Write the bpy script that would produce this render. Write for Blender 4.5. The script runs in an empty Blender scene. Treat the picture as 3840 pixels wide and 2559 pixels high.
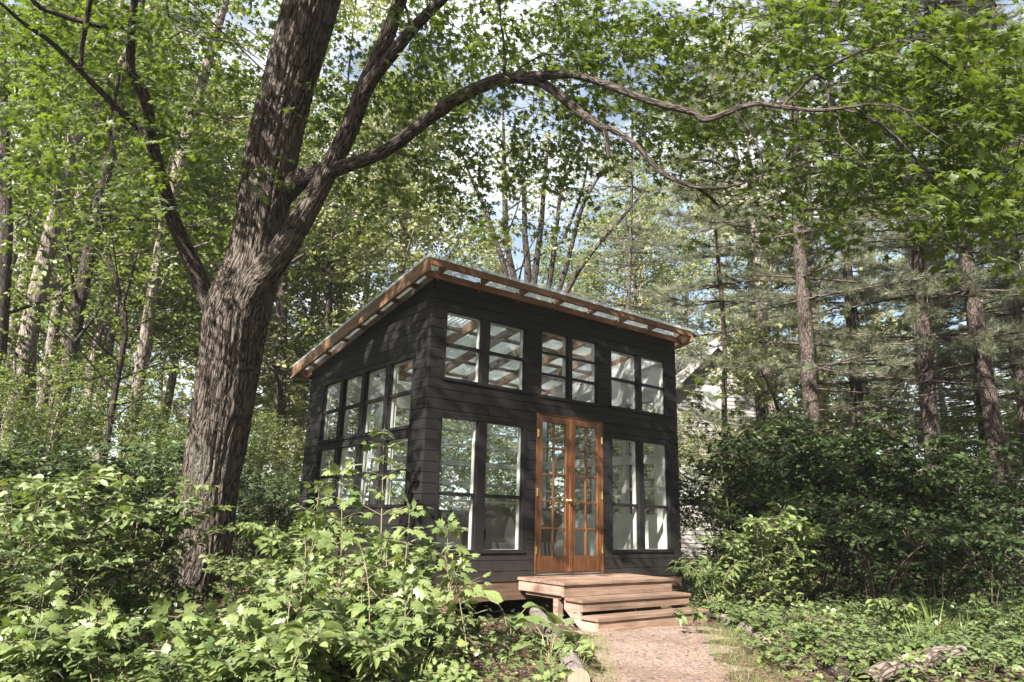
import bpy, math, random
import numpy as np
from mathutils import Matrix, Vector

rng = np.random.default_rng(7)
random.seed(7)
SC = bpy.context.scene
COL = SC.collection
R = math.radians

# ------------------------------------------------------------------ camera model (solved from the cabin's edges)
IW, IH, K = 3840.0, 2559.0, 3840.0 / 2353.0
CAM = np.array([-4.26674952, -7.19845444, 0.64455296])
YAW, PIT, ROLL, FOC = R(37.5790531), R(14.48738979), R(1.56244137), 2606.873
_f = np.array([math.sin(YAW) * math.cos(PIT), math.cos(YAW) * math.cos(PIT), math.sin(PIT)])
_r0 = np.array([math.cos(YAW), -math.sin(YAW), 0.0])
_u0 = np.cross(_r0, _f)
_r = math.cos(ROLL) * _r0 + math.sin(ROLL) * _u0
_u = -math.sin(ROLL) * _r0 + math.cos(ROLL) * _u0


def ray(dx, dy):
    return _f + (dx * K - IW / 2) / FOC * _r - (dy * K - IH / 2) / FOC * _u


def at(dx, dy, dep):
    return CAM + ray(dx, dy) * dep


def gz(x, y):
    """Height of the forest floor."""
    x = np.asarray(x, float); y = np.asarray(y, float)
    n = (0.05 * np.sin(x * 0.9 + 0.3) * np.cos(y * 0.7 - 0.4) + 0.03 * np.sin(x * 2.1 + y * 1.3)
         + 0.12 * np.sin(x * 0.16 + 1.0) * np.sin(y * 0.13 + 0.5))
    near = np.exp(-(((x - 2.3) / 3.6) ** 4 + ((y - 1.0) / 3.8) ** 4))
    far = np.clip((np.hypot(x - 2, y - 1) - 14) / 40, 0, 1)
    return -0.53 + n * (1 - near) + far * 0.6


def ground_at(dx, dy):
    """Point of the forest floor seen at this place."""
    d = ray(dx, dy); t = 6.0
    for _ in range(30):
        p = CAM + d * t
        t += (gz(p[0], p[1]) - p[2]) / d[2] * 0.8
        t = min(max(t, 1.0), 60.0)
    p = CAM + d * t
    return np.array([p[0], p[1], float(gz(p[0], p[1]))])


def gpos(dx, dep):
    """Point of the forest floor on the bearing dx, dep metres out."""
    d = ray(dx, 1197)
    p = CAM + d * dep
    return np.array([p[0], p[1], float(gz(p[0], p[1]))])


# ------------------------------------------------------------------ object helpers
def tag(o, label=None, cat=None, group=None, kind=None):
    if label: o['label'] = label
    if cat: o['category'] = cat
    if group: o['group'] = group
    if kind: o['kind'] = kind
    return o


def empty(name, loc, label=None, cat=None, group=None):
    o = bpy.data.objects.new(name, None)
    o.empty_display_size = 0.2
    COL.objects.link(o)
    o.location = loc
    return tag(o, label, cat, group)


def link(name, me, parent=None, loc=(0, 0, 0)):
    o = bpy.data.objects.new(name, me)
    COL.objects.link(o)
    if parent is not None: o.parent = parent
    else: o.location = loc
    return o


def raw_mesh(name, V, loops, starts, totals, mat, rnd=None, buv=None, smooth=False):
    me = bpy.data.meshes.new(name)
    V = np.ascontiguousarray(V, np.float32)
    me.vertices.add(len(V)); me.vertices.foreach_set('co', V.ravel())
    me.loops.add(len(loops)); me.loops.foreach_set('vertex_index', np.ascontiguousarray(loops, np.int32))
    me.polygons.add(len(starts)); me.polygons.foreach_set('loop_start', np.ascontiguousarray(starts, np.int32))
    me.update(calc_edges=True)
    if rnd is not None:
        a = me.attributes.new('rnd', 'FLOAT', 'FACE'); a.data.foreach_set('value', np.ascontiguousarray(rnd, np.float32))
    if buv is not None:
        a = me.attributes.new('buv', 'FLOAT_VECTOR', 'POINT'); a.data.foreach_set('vector', np.ascontiguousarray(buv, np.float32).ravel())
    if smooth:
        me.polygons.foreach_set('use_smooth', np.ones(len(starts), bool))
    if mat is not None: me.materials.append(mat)
    return me


class MB:
    """Collects boxes, prisms and lathes into one mesh."""
    def __init__(s): s.v = []; s.f = []

    def add(s, vs, fs):
        b = len(s.v); s.v += [tuple(map(float, q)) for q in vs]; s.f += [tuple(i + b for i in q) for q in fs]

    def box(s, x0, x1, y0, y1, z0, z1, bev=0.0):
        s.prism([(x0, y0), (x1, y0), (x1, y1), (x0, y1)], z0, z1)

    def prism(s, poly, d0, d1, fn=lambda a, b, d: (a, b, d)):
        n = len(poly)
        vs = [fn(a, b, d0) for a, b in poly] + [fn(a, b, d1) for a, b in poly]
        fs = [tuple(range(n - 1, -1, -1)), tuple(range(n, 2 * n))]
        fs += [(i, (i + 1) % n, n + (i + 1) % n, n + i) for i in range(n)]
        s.add(vs, fs)

    def beam(s, a, b, w, h, up=(0, 0, 1)):
        a = Vector(a); b = Vector(b); d = (b - a).normalized(); u = Vector(up)
        sd = d.cross(u).normalized(); u = sd.cross(d).normalized()
        vs = []
        for p in (a, b):
            for i, j in ((-1, -1), (1, -1), (1, 1), (-1, 1)):
                vs.append(p + sd * (w / 2 * i) + u * (h / 2 * j))
        s.add(vs, [(3, 2, 1, 0), (4, 5, 6, 7), (0, 1, 5, 4), (1, 2, 6, 5), (2, 3, 7, 6), (3, 0, 4, 7)])

    def rod(s, pts, r, n=8):
        pts = [Vector(p) for p in pts]; rs = r if isinstance(r, (list, tuple)) else [r] * len(pts)
        vs = []; fs = []
        for i, p in enumerate(pts):
            d = (pts[min(i + 1, len(pts) - 1)] - pts[max(i - 1, 0)]).normalized()
            a = d.orthogonal().normalized() if abs(d.z) > .9 else d.cross(Vector((0, 0, 1))).normalized()
            b = d.cross(a)
            for k in range(n):
                t = 2 * math.pi * k / n
                vs.append(p + (a * math.cos(t) + b * math.sin(t)) * rs[i])
        for i in range(len(pts) - 1):
            for k in range(n):
                fs.append((i * n + k, i * n + (k + 1) % n, (i + 1) * n + (k + 1) % n, (i + 1) * n + k))
        fs.append(tuple(range(n - 1, -1, -1))); fs.append(tuple(range((len(pts) - 1) * n, len(pts) * n)))
        s.add(vs, fs)

    def ball(s, c, r, n=10, m=7):
        vs = []; fs = []
        for i in range(1, m):
            ph = math.pi * i / m
            for k in range(n):
                t = 2 * math.pi * k / n
                vs.append((c[0] + r * math.sin(ph) * math.cos(t), c[1] + r * math.sin(ph) * math.sin(t), c[2] + r * math.cos(ph)))
        for i in range(m - 2):
            for k in range(n): fs.append((i * n + k, (i + 1) * n + k, (i + 1) * n + (k + 1) % n, i * n + (k + 1) % n))
        fs.append(tuple(range(n))); fs.append(tuple((m - 2) * n + k for k in range(n - 1, -1, -1)))
        s.add(vs, fs)

    def build(s, name, mat, parent=None, bevel=0.0, origin=(0, 0, 0), smooth=False):
        o3 = np.array(origin, float)
        me = bpy.data.meshes.new(name)
        me.from_pydata([tuple(np.array(q) - o3) for q in s.v], [], s.f)
        me.materials.append(mat)
        if smooth: me.polygons.foreach_set('use_smooth', np.ones(len(me.polygons), bool))
        me.update()
        o = link(name, me, parent, origin)
        if bevel:
            m = o.modifiers.new('edge', 'BEVEL'); m.width = bevel; m.segments = 2; m.limit_method = 'ANGLE'; m.angle_limit = R(40)
        return o


# ------------------------------------------------------------------ materials
def new_mat(name):
    m = bpy.data.materials.new(name); m.use_nodes = True
    nt = m.node_tree; nt.nodes.clear()
    out = nt.nodes.new('ShaderNodeOutputMaterial')
    return m, nt, out


def N(nt, t, **kw):
    n = nt.nodes.new(t)
    for k, v in kw.items():
        if k.startswith('i_'):
            key = k[2:]
            n.inputs[int(key) if key.isdigit() else key.replace('_', ' ')].default_value = v
        else: setattr(n, k, v)
    return n


def ramp(nt, stops):
    n = nt.nodes.new('ShaderNodeValToRGB'); cr = n.color_ramp
    while len(cr.elements) < len(stops): cr.elements.new(0.5)
    for e, (p, c) in zip(cr.elements, stops): e.position = p; e.color = (c[0], c[1], c[2], 1)
    return n


def schlick(nt, f0):
    lw = nt.nodes.new('ShaderNodeLayerWeight'); lw.inputs['Blend'].default_value = 0.5
    p = N(nt, 'ShaderNodeMath', operation='POWER', i_1=5.0); nt.links.new(lw.outputs['Facing'], p.inputs[0])
    q = N(nt, 'ShaderNodeMath', operation='MULTIPLY_ADD', i_1=1 - f0, i_2=f0); nt.links.new(p.outputs[0], q.inputs[0])
    return q.outputs[0]


def m_leaf(name, ca, cb, trans=0.4, gloss=0.25, rough=0.45, tint=(1.25, 1.35, 0.55), veins=False):
    m, nt, out = new_mat(name); L = nt.links.new
    at_ = N(nt, 'ShaderNodeAttribute', attribute_name='rnd')
    mid = tuple((a + b) / 2 for a, b in zip(ca, cb))
    stops = [(0.0, ca), (0.5, mid), (0.93, cb)] + ([(1.0, (cb[0] * 1.18, cb[1] * 1.02, cb[2] * .9))] if veins else [(1.0, cb)])
    cr = ramp(nt, stops)
    L(at_.outputs['Fac'], cr.inputs[0])
    col = cr.outputs[0]
    if veins:
        lu = N(nt, 'ShaderNodeAttribute', attribute_name='luv'); sp = N(nt, 'ShaderNodeSeparateXYZ'); L(lu.outputs['Vector'], sp.inputs[0])
        ax = N(nt, 'ShaderNodeMath', operation='ABSOLUTE'); L(sp.outputs[0], ax.inputs[0])
        m1 = N(nt, 'ShaderNodeMapRange', i_1=.012, i_2=.03, i_3=1.0, i_4=0.0); L(ax.outputs[0], m1.inputs[0])
        q1 = N(nt, 'ShaderNodeMath', operation='MULTIPLY_ADD', i_1=-.75); L(ax.outputs[0], q1.inputs[0]); L(sp.outputs[1], q1.inputs[2])
        q2 = N(nt, 'ShaderNodeMath', operation='MULTIPLY', i_1=7.5); L(q1.outputs[0], q2.inputs[0])
        q3 = N(nt, 'ShaderNodeMath', operation='FRACT'); L(q2.outputs[0], q3.inputs[0])
        m2_ = N(nt, 'ShaderNodeMapRange', i_1=.04, i_2=.16, i_3=.75, i_4=0.0); L(q3.outputs[0], m2_.inputs[0])
        mx_ = N(nt, 'ShaderNodeMath', operation='MAXIMUM'); L(m1.outputs[0], mx_.inputs[0]); L(m2_.outputs[0], mx_.inputs[1])
        sc_ = N(nt, 'ShaderNodeMath', operation='MULTIPLY', i_1=.45); L(mx_.outputs[0], sc_.inputs[0])
        vm = N(nt, 'ShaderNodeMix', data_type='RGBA'); L(sc_.outputs[0], vm.inputs[0]); L(col, vm.inputs[6]); vm.inputs[7].default_value = (cb[0] * 1.35, cb[1] * 1.3, cb[2] * 1.5, 1)
        tcn = N(nt, 'ShaderNodeTexCoord'); nz = N(nt, 'ShaderNodeTexNoise', i_Scale=60.0, i_Detail=3.0); L(tcn.outputs['Object'], nz.inputs['Vector'])
        nr = N(nt, 'ShaderNodeMapRange', i_1=.3, i_2=.7, i_3=.72, i_4=1.22); L(nz.outputs['Fac'], nr.inputs[0])
        hs = N(nt, 'ShaderNodeHueSaturation'); L(nr.outputs[0], hs.inputs['Value']); L(vm.outputs[2], hs.inputs['Color']); col = hs.outputs[0]
    dif = N(nt, 'ShaderNodeBsdfDiffuse'); L(col, dif.inputs[0])
    mul = N(nt, 'ShaderNodeMix', data_type='RGBA', blend_type='MULTIPLY'); mul.inputs[0].default_value = 1
    L(col, mul.inputs[6]); mul.inputs[7].default_value = (*tint, 1)
    tr = N(nt, 'ShaderNodeBsdfTranslucent'); L(mul.outputs[2], tr.inputs[0])
    mx = N(nt, 'ShaderNodeMixShader', i_0=trans); L(dif.outputs[0], mx.inputs[1]); L(tr.outputs[0], mx.inputs[2])
    gl = N(nt, 'ShaderNodeBsdfGlossy', i_Roughness=rough); gl.inputs[0].default_value = (1, 1, .96, 1)
    fr = schlick(nt, .03)
    ml = N(nt, 'ShaderNodeMath', operation='MULTIPLY', i_1=gloss * 3); L(fr, ml.inputs[0])
    m2 = N(nt, 'ShaderNodeMixShader'); L(ml.outputs[0], m2.inputs[0]); L(mx.outputs[0], m2.inputs[1]); L(gl.outputs[0], m2.inputs[2])
    L(m2.outputs[0], out.inputs[0])
    return m


def m_bark(name, stops, along=0.16, scale=9.0, bump=0.9, dist=0.05, lichen=None):
    m, nt, out = new_mat(name); L = nt.links.new
    a = N(nt, 'ShaderNodeAttribute', attribute_name='buv')
    mp = N(nt, 'ShaderNodeMapping'); mp.inputs['Scale'].default_value = (1, 1, along); L(a.outputs['Vector'], mp.inputs[0])
    n0 = N(nt, 'ShaderNodeTexNoise', i_Scale=scale * 0.8, i_Detail=3.0)
    L(mp.outputs[0], n0.inputs['Vector'])
    ad = N(nt, 'ShaderNodeMix', data_type='RGBA', blend_type='LINEAR_LIGHT'); ad.inputs[0].default_value = 0.06
    L(mp.outputs[0], ad.inputs[6]); L(n0.outputs['Color'], ad.inputs[7])
    v = N(nt, 'ShaderNodeTexVoronoi', feature='DISTANCE_TO_EDGE', i_Scale=scale * 2.2); L(ad.outputs[2], v.inputs['Vector'])
    n1 = N(nt, 'ShaderNodeTexNoise', i_Scale=scale * 3.5, i_Detail=8.0, i_Roughness=0.7); L(ad.outputs[2], n1.inputs['Vector'])
    mr = N(nt, 'ShaderNodeMapRange', i_1=0.0, i_2=0.16); L(v.outputs['Distance'], mr.inputs[0])
    mu = N(nt, 'ShaderNodeMath', operation='MULTIPLY'); L(mr.outputs[0], mu.inputs[0]); L(n1.outputs['Fac'], mu.inputs[1])
    mm = N(nt, 'ShaderNodeMapRange', i_1=0.08, i_2=0.62); L(mu.outputs[0], mm.inputs[0])
    cr = ramp(nt, stops); L(mm.outputs[0], cr.inputs[0])
    col = cr.outputs[0]
    n2 = N(nt, 'ShaderNodeTexNoise', i_Scale=1.7, i_Detail=4.0); L(a.outputs['Vector'], n2.inputs['Vector'])
    if lichen:
        r2 = N(nt, 'ShaderNodeMapRange', i_1=0.52, i_2=0.68, i_3=0.0, i_4=0.55); L(n2.outputs['Fac'], r2.inputs[0])
        mx = N(nt, 'ShaderNodeMix', data_type='RGBA'); L(r2.outputs[0], mx.inputs[0]); L(col, mx.inputs[6]); mx.inputs[7].default_value = (*lichen, 1)
        col = mx.outputs[2]
    b = N(nt, 'ShaderNodeBsdfPrincipled', i_Roughness=0.9); b.inputs['Specular IOR Level'].default_value = 0.2
    L(col, b.inputs['Base Color'])
    bp = N(nt, 'ShaderNodeBump', i_Strength=bump, i_Distance=dist); L(mu.outputs[0], bp.inputs['Height']); L(bp.outputs[0], b.inputs['Normal'])
    L(b.outputs[0], out.inputs[0])
    return m


def m_wood(name, stops, axis='x', scale=6.0, rough=0.6, bump=0.25, spec=0.35, stretch=0.06, blotch=0.5):
    m, nt, out = new_mat(name); L = nt.links.new
    tc = N(nt, 'ShaderNodeTexCoord'); mp = N(nt, 'ShaderNodeMapping')
    sc = {'x': (stretch, 1, 1), 'y': (1, stretch, 1), 'z': (1, 1, stretch)}[axis]
    mp.inputs['Scale'].default_value = sc; L(tc.outputs['Object'], mp.inputs[0])
    n1 = N(nt, 'ShaderNodeTexNoise', i_Scale=scale * 6, i_Detail=8.0, i_Roughness=0.65, i_Distortion=0.6); L(mp.outputs[0], n1.inputs['Vector'])
    n2 = N(nt, 'ShaderNodeTexNoise', i_Scale=scale * 0.35, i_Detail=4.0); L(tc.outputs['Object'], n2.inputs['Vector'])
    mx = N(nt, 'ShaderNodeMix', data_type='FLOAT'); mx.inputs[0].default_value = blotch * 0.7
    L(n1.outputs['Fac'], mx.inputs[2]); L(n2.outputs['Fac'], mx.inputs[3])
    mr = N(nt, 'ShaderNodeMapRange', i_1=0.3, i_2=0.7); L(mx.outputs[0], mr.inputs[0])
    cr = ramp(nt, stops); L(mr.outputs[0], cr.inputs[0])
    b = N(nt, 'ShaderNodeBsdfPrincipled', i_Roughness=rough); b.inputs['Specular IOR Level'].default_value = spec
    oi = N(nt, 'ShaderNodeObjectInfo'); hv = N(nt, 'ShaderNodeHueSaturation')
    vr = N(nt, 'ShaderNodeMapRange', i_3=.78, i_4=1.18); L(oi.outputs['Random'], vr.inputs[0]); L(vr.outputs[0], hv.inputs['Value'])
    n5 = N(nt, 'ShaderNodeTexNoise', i_Scale=3.2, i_Detail=6.0, i_Roughness=.7); L(tc.outputs['Object'], n5.inputs['Vector'])
    st = N(nt, 'ShaderNodeMapRange', i_1=.53, i_2=.72, i_3=0.0, i_4=.55); L(n5.outputs['Fac'], st.inputs[0])
    dk = N(nt, 'ShaderNodeMix', data_type='RGBA', blend_type='MULTIPLY'); L(st.outputs[0], dk.inputs[0]); L(cr.outputs[0], dk.inputs[6]); dk.inputs[7].default_value = (.38, .36, .36, 1)
    L(dk.outputs[2], hv.inputs['Color']); L(hv.outputs[0], b.inputs['Base Color'])
    bp = N(nt, 'ShaderNodeBump', i_Strength=bump, i_Distance=0.01); L(n1.outputs['Fac'], bp.inputs['Height']); L(bp.outputs[0], b.inputs['Normal'])
    L(b.outputs[0], out.inputs[0])
    return m


def m_plain(name, col, rough=0.6, spec=0.4, metal=0.0, var=0.15, scale=4.0, bump=0.0):
    m, nt, out = new_mat(name); L = nt.links.new
    tc = N(nt, 'ShaderNodeTexCoord')
    n1 = N(nt, 'ShaderNodeTexNoise', i_Scale=scale, i_Detail=6.0, i_Roughness=0.65); L(tc.outputs['Object'], n1.inputs['Vector'])
    cr = ramp(nt, [(0.3, [c * (1 - var) for c in col]), (0.7, [min(1, c * (1 + var)) for c in col])]); L(n1.outputs['Fac'], cr.inputs[0])
    b = N(nt, 'ShaderNodeBsdfPrincipled', i_Roughness=rough, i_Metallic=metal); b.inputs['Specular IOR Level'].default_value = spec
    L(cr.outputs[0], b.inputs['Base Color'])
    if bump:
        n3 = N(nt, 'ShaderNodeTexNoise', i_Scale=scale * 12, i_Detail=4.0); L(tc.outputs['Object'], n3.inputs['Vector'])
        bp = N(nt, 'ShaderNodeBump', i_Strength=bump, i_Distance=0.01); L(n3.outputs['Fac'], bp.inputs['Height']); L(bp.outputs[0], b.inputs['Normal'])
    L(b.outputs[0], out.inputs[0])
    return m


def m_paint(name, col, rough=0.5):
    """Dark painted boards: faint grain, dust specks and worn patches."""
    m, nt, out = new_mat(name); L = nt.links.new
    tc = N(nt, 'ShaderNodeTexCoord'); mp = N(nt, 'ShaderNodeMapping'); mp.inputs['Scale'].default_value = (0.12, 0.12, 1); L(tc.outputs['Object'], mp.inputs[0])
    n1 = N(nt, 'ShaderNodeTexNoise', i_Scale=40.0, i_Detail=7.0, i_Roughness=0.7); L(mp.outputs[0], n1.inputs['Vector'])
    n2 = N(nt, 'ShaderNodeTexNoise', i_Scale=2.2, i_Detail=5.0); L(tc.outputs['Object'], n2.inputs['Vector'])
    n4 = N(nt, 'ShaderNodeTexNoise', i_Scale=38.0, i_Detail=2.0); L(tc.outputs['Object'], n4.inputs['Vector'])
    cr = ramp(nt, [(0.3, [c * .75 for c in col]), (0.7, [c * 1.3 for c in col])]); L(n2.outputs['Fac'], cr.inputs[0])
    sp = N(nt, 'ShaderNodeMapRange', i_1=0.735, i_2=0.77, i_3=0.0, i_4=0.55); L(n4.outputs['Fac'], sp.inputs[0])
    mx = N(nt, 'ShaderNodeMix', data_type='RGBA'); L(sp.outputs[0], mx.inputs[0]); L(cr.outputs[0], mx.inputs[6]); mx.inputs[7].default_value = (.2, .19, .17, 1)
    b = N(nt, 'ShaderNodeBsdfPrincipled'); b.inputs['Specular IOR Level'].default_value = 0.16
    rr = N(nt, 'ShaderNodeMapRange', i_3=rough - .1, i_4=rough + .2); L(n2.outputs['Fac'], rr.inputs[0]); L(rr.outputs[0], b.inputs['Roughness'])
    sz = N(nt, 'ShaderNodeSeparateXYZ'); L(tc.outputs['Object'], sz.inputs[0])
    n6 = N(nt, 'ShaderNodeTexNoise', i_Scale=9.0, i_Detail=6.0, i_Roughness=.7); L(tc.outputs['Object'], n6.inputs['Vector'])
    za = N(nt, 'ShaderNodeMath', operation='MULTIPLY_ADD', i_1=.9); L(n6.outputs['Fac'], za.inputs[0]); zm = N(nt, 'ShaderNodeMath', operation='MULTIPLY', i_1=-1.0); L(sz.outputs[2], zm.inputs[0]); L(zm.outputs[0], za.inputs[2])
    zs = N(nt, 'ShaderNodeMapRange', i_1=.1, i_2=.6, i_3=0.0, i_4=.4); L(za.outputs[0], zs.inputs[0])
    ms = N(nt, 'ShaderNodeMix', data_type='RGBA'); L(zs.outputs[0], ms.inputs[0]); L(mx.outputs[2], ms.inputs[6]); ms.inputs[7].default_value = (.055, .045, .038, 1)
    L(ms.outputs[2], b.inputs['Base Color'])
    bp = N(nt, 'ShaderNodeBump', i_Strength=0.25, i_Distance=0.006); L(n1.outputs['Fac'], bp.inputs['Height']); L(bp.outputs[0], b.inputs['Normal'])
    L(b.outputs[0], out.inputs[0])
    return m


def m_glass(name, dirt=0.05):
    m, nt, out = new_mat(name); L = nt.links.new
    tc = N(nt, 'ShaderNodeTexCoord')
    t = N(nt, 'ShaderNodeBsdfTransparent'); t.inputs[0].default_value = (.93, .95, .94, 1)
    g = N(nt, 'ShaderNodeBsdfGlossy', i_Roughness=0.0)
    fr = schlick(nt, .03)
    ml = N(nt, 'ShaderNodeMath', operation='MULTIPLY', i_1=1.0, use_clamp=True); L(fr, ml.inputs[0])
    mx = N(nt, 'ShaderNodeMixShader'); L(ml.outputs[0], mx.inputs[0]); L(t.outputs[0], mx.inputs[1]); L(g.outputs[0], mx.inputs[2])
    d = N(nt, 'ShaderNodeBsdfDiffuse'); d.inputs[0].default_value = (.6, .6, .56, 1)
    n2 = N(nt, 'ShaderNodeTexNoise', i_Scale=3.0, i_Detail=6.0); L(tc.outputs['Object'], n2.inputs['Vector'])
    r2 = N(nt, 'ShaderNodeMapRange', i_1=0.35, i_2=0.75, i_3=dirt * .4, i_4=dirt * 1.8); L(n2.outputs['Fac'], r2.inputs[0])
    m2 = N(nt, 'ShaderNodeMixShader'); L(r2.outputs[0], m2.inputs[0]); L(mx.outputs[0], m2.inputs[1]); L(d.outputs[0], m2.inputs[2])
    L(m2.outputs[0], out.inputs[0])
    return m


def m_sheet(name):
    """Clear corrugated roofing, a little milky and dirty."""
    m, nt, out = new_mat(name); L = nt.links.new
    tc = N(nt, 'ShaderNodeTexCoord')
    n2 = N(nt, 'ShaderNodeTexNoise', i_Scale=2.5, i_Detail=6.0); L(tc.outputs['Object'], n2.inputs['Vector'])
    t = N(nt, 'ShaderNodeBsdfTransparent'); t.inputs[0].default_value = (.88, .93, .96, 1)
    tr = N(nt, 'ShaderNodeBsdfTranslucent'); tr.inputs[0].default_value = (.80, .87, .92, 1)
    df = N(nt, 'ShaderNodeBsdfDiffuse'); df.inputs[0].default_value = (.66, .70, .70, 1)
    g = N(nt, 'ShaderNodeBsdfGlossy', i_Roughness=0.12)
    a = N(nt, 'ShaderNodeMixShader', i_0=0.42); L(tr.outputs[0], a.inputs[1]); L(df.outputs[0], a.inputs[2])
    r2 = N(nt, 'ShaderNodeMapRange', i_1=0.3, i_2=0.7, i_3=0.45, i_4=0.8); L(n2.outputs['Fac'], r2.inputs[0])
    b = N(nt, 'ShaderNodeMixShader'); L(r2.outputs[0], b.inputs[0]); L(t.outputs[0], b.inputs[1]); L(a.outputs[0], b.inputs[2])
    fr = schlick(nt, .05)
    c = N(nt, 'ShaderNodeMixShader'); L(fr, c.inputs[0]); L(b.outputs[0], c.inputs[1]); L(g.outputs[0], c.inputs[2])
    L(c.outputs[0], out.inputs[0])
    return m


def m_ground(name, cols, scale=1.0, vor=.5):
    m, nt, out = new_mat(name); L = nt.links.new
    tc = N(nt, 'ShaderNodeTexCoord')
    n1 = N(nt, 'ShaderNodeTexNoise', i_Scale=0.8 * scale, i_Detail=8.0, i_Roughness=0.6); L(tc.outputs['Object'], n1.inputs['Vector'])
    n2 = N(nt, 'ShaderNodeTexNoise', i_Scale=22.0 * scale, i_Detail=8.0, i_Roughness=0.75); L(tc.outputs['Object'], n2.inputs['Vector'])
    v = N(nt, 'ShaderNodeTexVoronoi', i_Scale=28.0 * scale); L(tc.outputs['Object'], v.inputs['Vector'])
    mx = N(nt, 'ShaderNodeMix', data_type='FLOAT'); mx.inputs[0].default_value = 0.6
    L(n1.outputs['Fac'], mx.inputs[2]); L(n2.outputs['Fac'], mx.inputs[3])
    mr = N(nt, 'ShaderNodeMapRange', i_1=0.32, i_2=0.68); L(mx.outputs[0], mr.inputs[0])
    cr = ramp(nt, cols); L(mr.outputs[0], cr.inputs[0])
    vm = N(nt, 'ShaderNodeMix', data_type='RGBA', blend_type='MULTIPLY'); vm.inputs[0].default_value = vor
    L(cr.outputs[0], vm.inputs[6]); L(v.outputs['Color'], vm.inputs[7])
    b = N(nt, 'ShaderNodeBsdfPrincipled', i_Roughness=0.95); b.inputs['Specular IOR Level'].default_value = 0.1
    L(vm.outputs[2], b.inputs['Base Color'])
    bp = N(nt, 'ShaderNodeBump', i_Strength=0.9, i_Distance=0.03); L(n2.outputs['Fac'], bp.inputs['Height']); L(bp.outputs[0], b.inputs['Normal'])
    L(b.outputs[0], out.inputs[0])
    return m


M = {}
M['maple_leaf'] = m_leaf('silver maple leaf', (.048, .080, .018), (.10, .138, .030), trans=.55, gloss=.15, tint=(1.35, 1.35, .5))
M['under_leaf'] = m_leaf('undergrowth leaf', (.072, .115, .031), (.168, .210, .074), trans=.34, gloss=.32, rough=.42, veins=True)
M['mid_leaf'] = m_leaf('deep green undergrowth leaf', (.045, .082, .022), (.12, .155, .05), trans=.3, gloss=.28, rough=.42, veins=True)
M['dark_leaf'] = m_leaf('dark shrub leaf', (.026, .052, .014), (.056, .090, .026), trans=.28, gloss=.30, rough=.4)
M['pale_leaf'] = m_leaf('woodland leaf', (.155, .175, .085), (.25, .255, .14), trans=.42, gloss=.2)  # sunlit haze of the far trees put into a paler leaf colour
M['wood_leaf'] = m_leaf('left woodland leaf', (.085, .12, .030), (.155, .185, .055), trans=.50, gloss=.2)
M['needle'] = m_leaf('pine needle', (.085, .105, .060), (.175, .185, .115), trans=.25, gloss=.3, tint=(1.1, 1.15, .8))
M['grass'] = m_leaf('grass blade', (.09, .14, .035), (.19, .22, .07), trans=.35, gloss=.3)
M['litter'] = m_leaf('dead leaf', (.10, .062, .042), (.26, .175, .125), trans=.1, gloss=.1, tint=(1, 1, 1))
M['maple_bark'] = m_bark('maple bark', [(0, (.020, .016, .0135)), (.3, (.070, .056, .048)), (1, (.195, .160, .138))], scale=15, bump=1.0, dist=.05, along=.13, lichen=(.15, .145, .115))
M['limb_bark'] = m_bark('limb bark', [(0, (.012, .010, .0085)), (.4, (.033, .026, .022)), (1, (.095, .078, .067))], scale=16, bump=.8, dist=.025)  # darker than the trunk's: canopy shade put into the limb colour
M['pine_bark'] = m_bark('pine bark', [(0, (.03, .024, .021)), (.4, (.065, .052, .046)), (1, (.15, .122, .108))], scale=15, bump=.8, along=.25, dist=.03)
M['wood_bark'] = m_bark('woodland bark', [(0, (.06, .05, .044)), (.4, (.15, .125, .11)), (1, (.33, .285, .255))], scale=14, bump=.7, dist=.03)
M['stem'] = m_plain('green stem', (.13, .12, .06), .7)
M['twig'] = m_plain('brown twig', (.085, .062, .045), .8)
M['dry'] = m_plain('dry stem', (.26, .19, .15), .85, .2, var=.3)
M['paint'] = m_paint('charcoal painted boards', (.0112, .0104, .0107), .6)
M['frame'] = m_paint('charcoal window paint', (.0095, .0088, .0092), .5)
M['backing'] = m_plain('dark sheathing', (.006, .006, .006), .9, .1)
M['white'] = m_plain('white interior paint', (.44, .44, .415), .6, .3, var=.06)
M['roofwood_x'] = m_wood('roof timber across', [(0, (.05, .025, .013)), (.5, (.135, .068, .034)), (1, (.23, .13, .072))], 'x', 5)
M['roofwood_y'] = m_wood('roof timber along', [(0, (.06, .032, .018)), (.5, (.155, .086, .047)), (1, (.25, .155, .092))], 'y', 5)
M['door'] = m_wood('stained door wood', [(0, (.028, .0105, .004)), (.5, (.085, .034, .0135)), (1, (.17, .075, .031))], 'z', 7, rough=.42, bump=.12, spec=.35)
M['step_x'] = m_wood('weathered tread wood', [(0, (.062, .038, .026)), (.5, (.165, .106, .075)), (1, (.30, .215, .165))], 'x', 6, rough=.8, bump=.3)
M['step_y'] = m_wood('weathered stringer wood', [(0, (.09, .055, .042)), (.5, (.215, .145, .115)), (1, (.34, .25, .205))], 'y', 6, rough=.8, bump=.3)
M['skirt'] = m_wood('rim joist wood', [(0, (.035, .02, .014)), (.5, (.085, .05, .034)), (1, (.14, .09, .062))], 'x', 5, rough=.85)
M['glass'] = m_glass('window glass', .009)
M['sheet'] = m_sheet('clear corrugated sheet')
M['brass'] = m_plain('brass', (.72, .55, .28), .25, .5, 1.0)
M['darkwood'] = m_plain('black table wood', (.012, .011, .010), .5)
M['wicker'] = m_plain('grey wicker', (.10, .085, .072), .8, .2, var=.4, scale=60, bump=.6)
M['cushion'] = m_plain('pale cushion', (.5, .47, .42), .9, .1, var=.25, scale=20)
M['floor'] = m_wood('floor boards', [(0, (.16, .14, .12)), (1, (.36, .33, .29))], 'x', 5, rough=.6)
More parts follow.
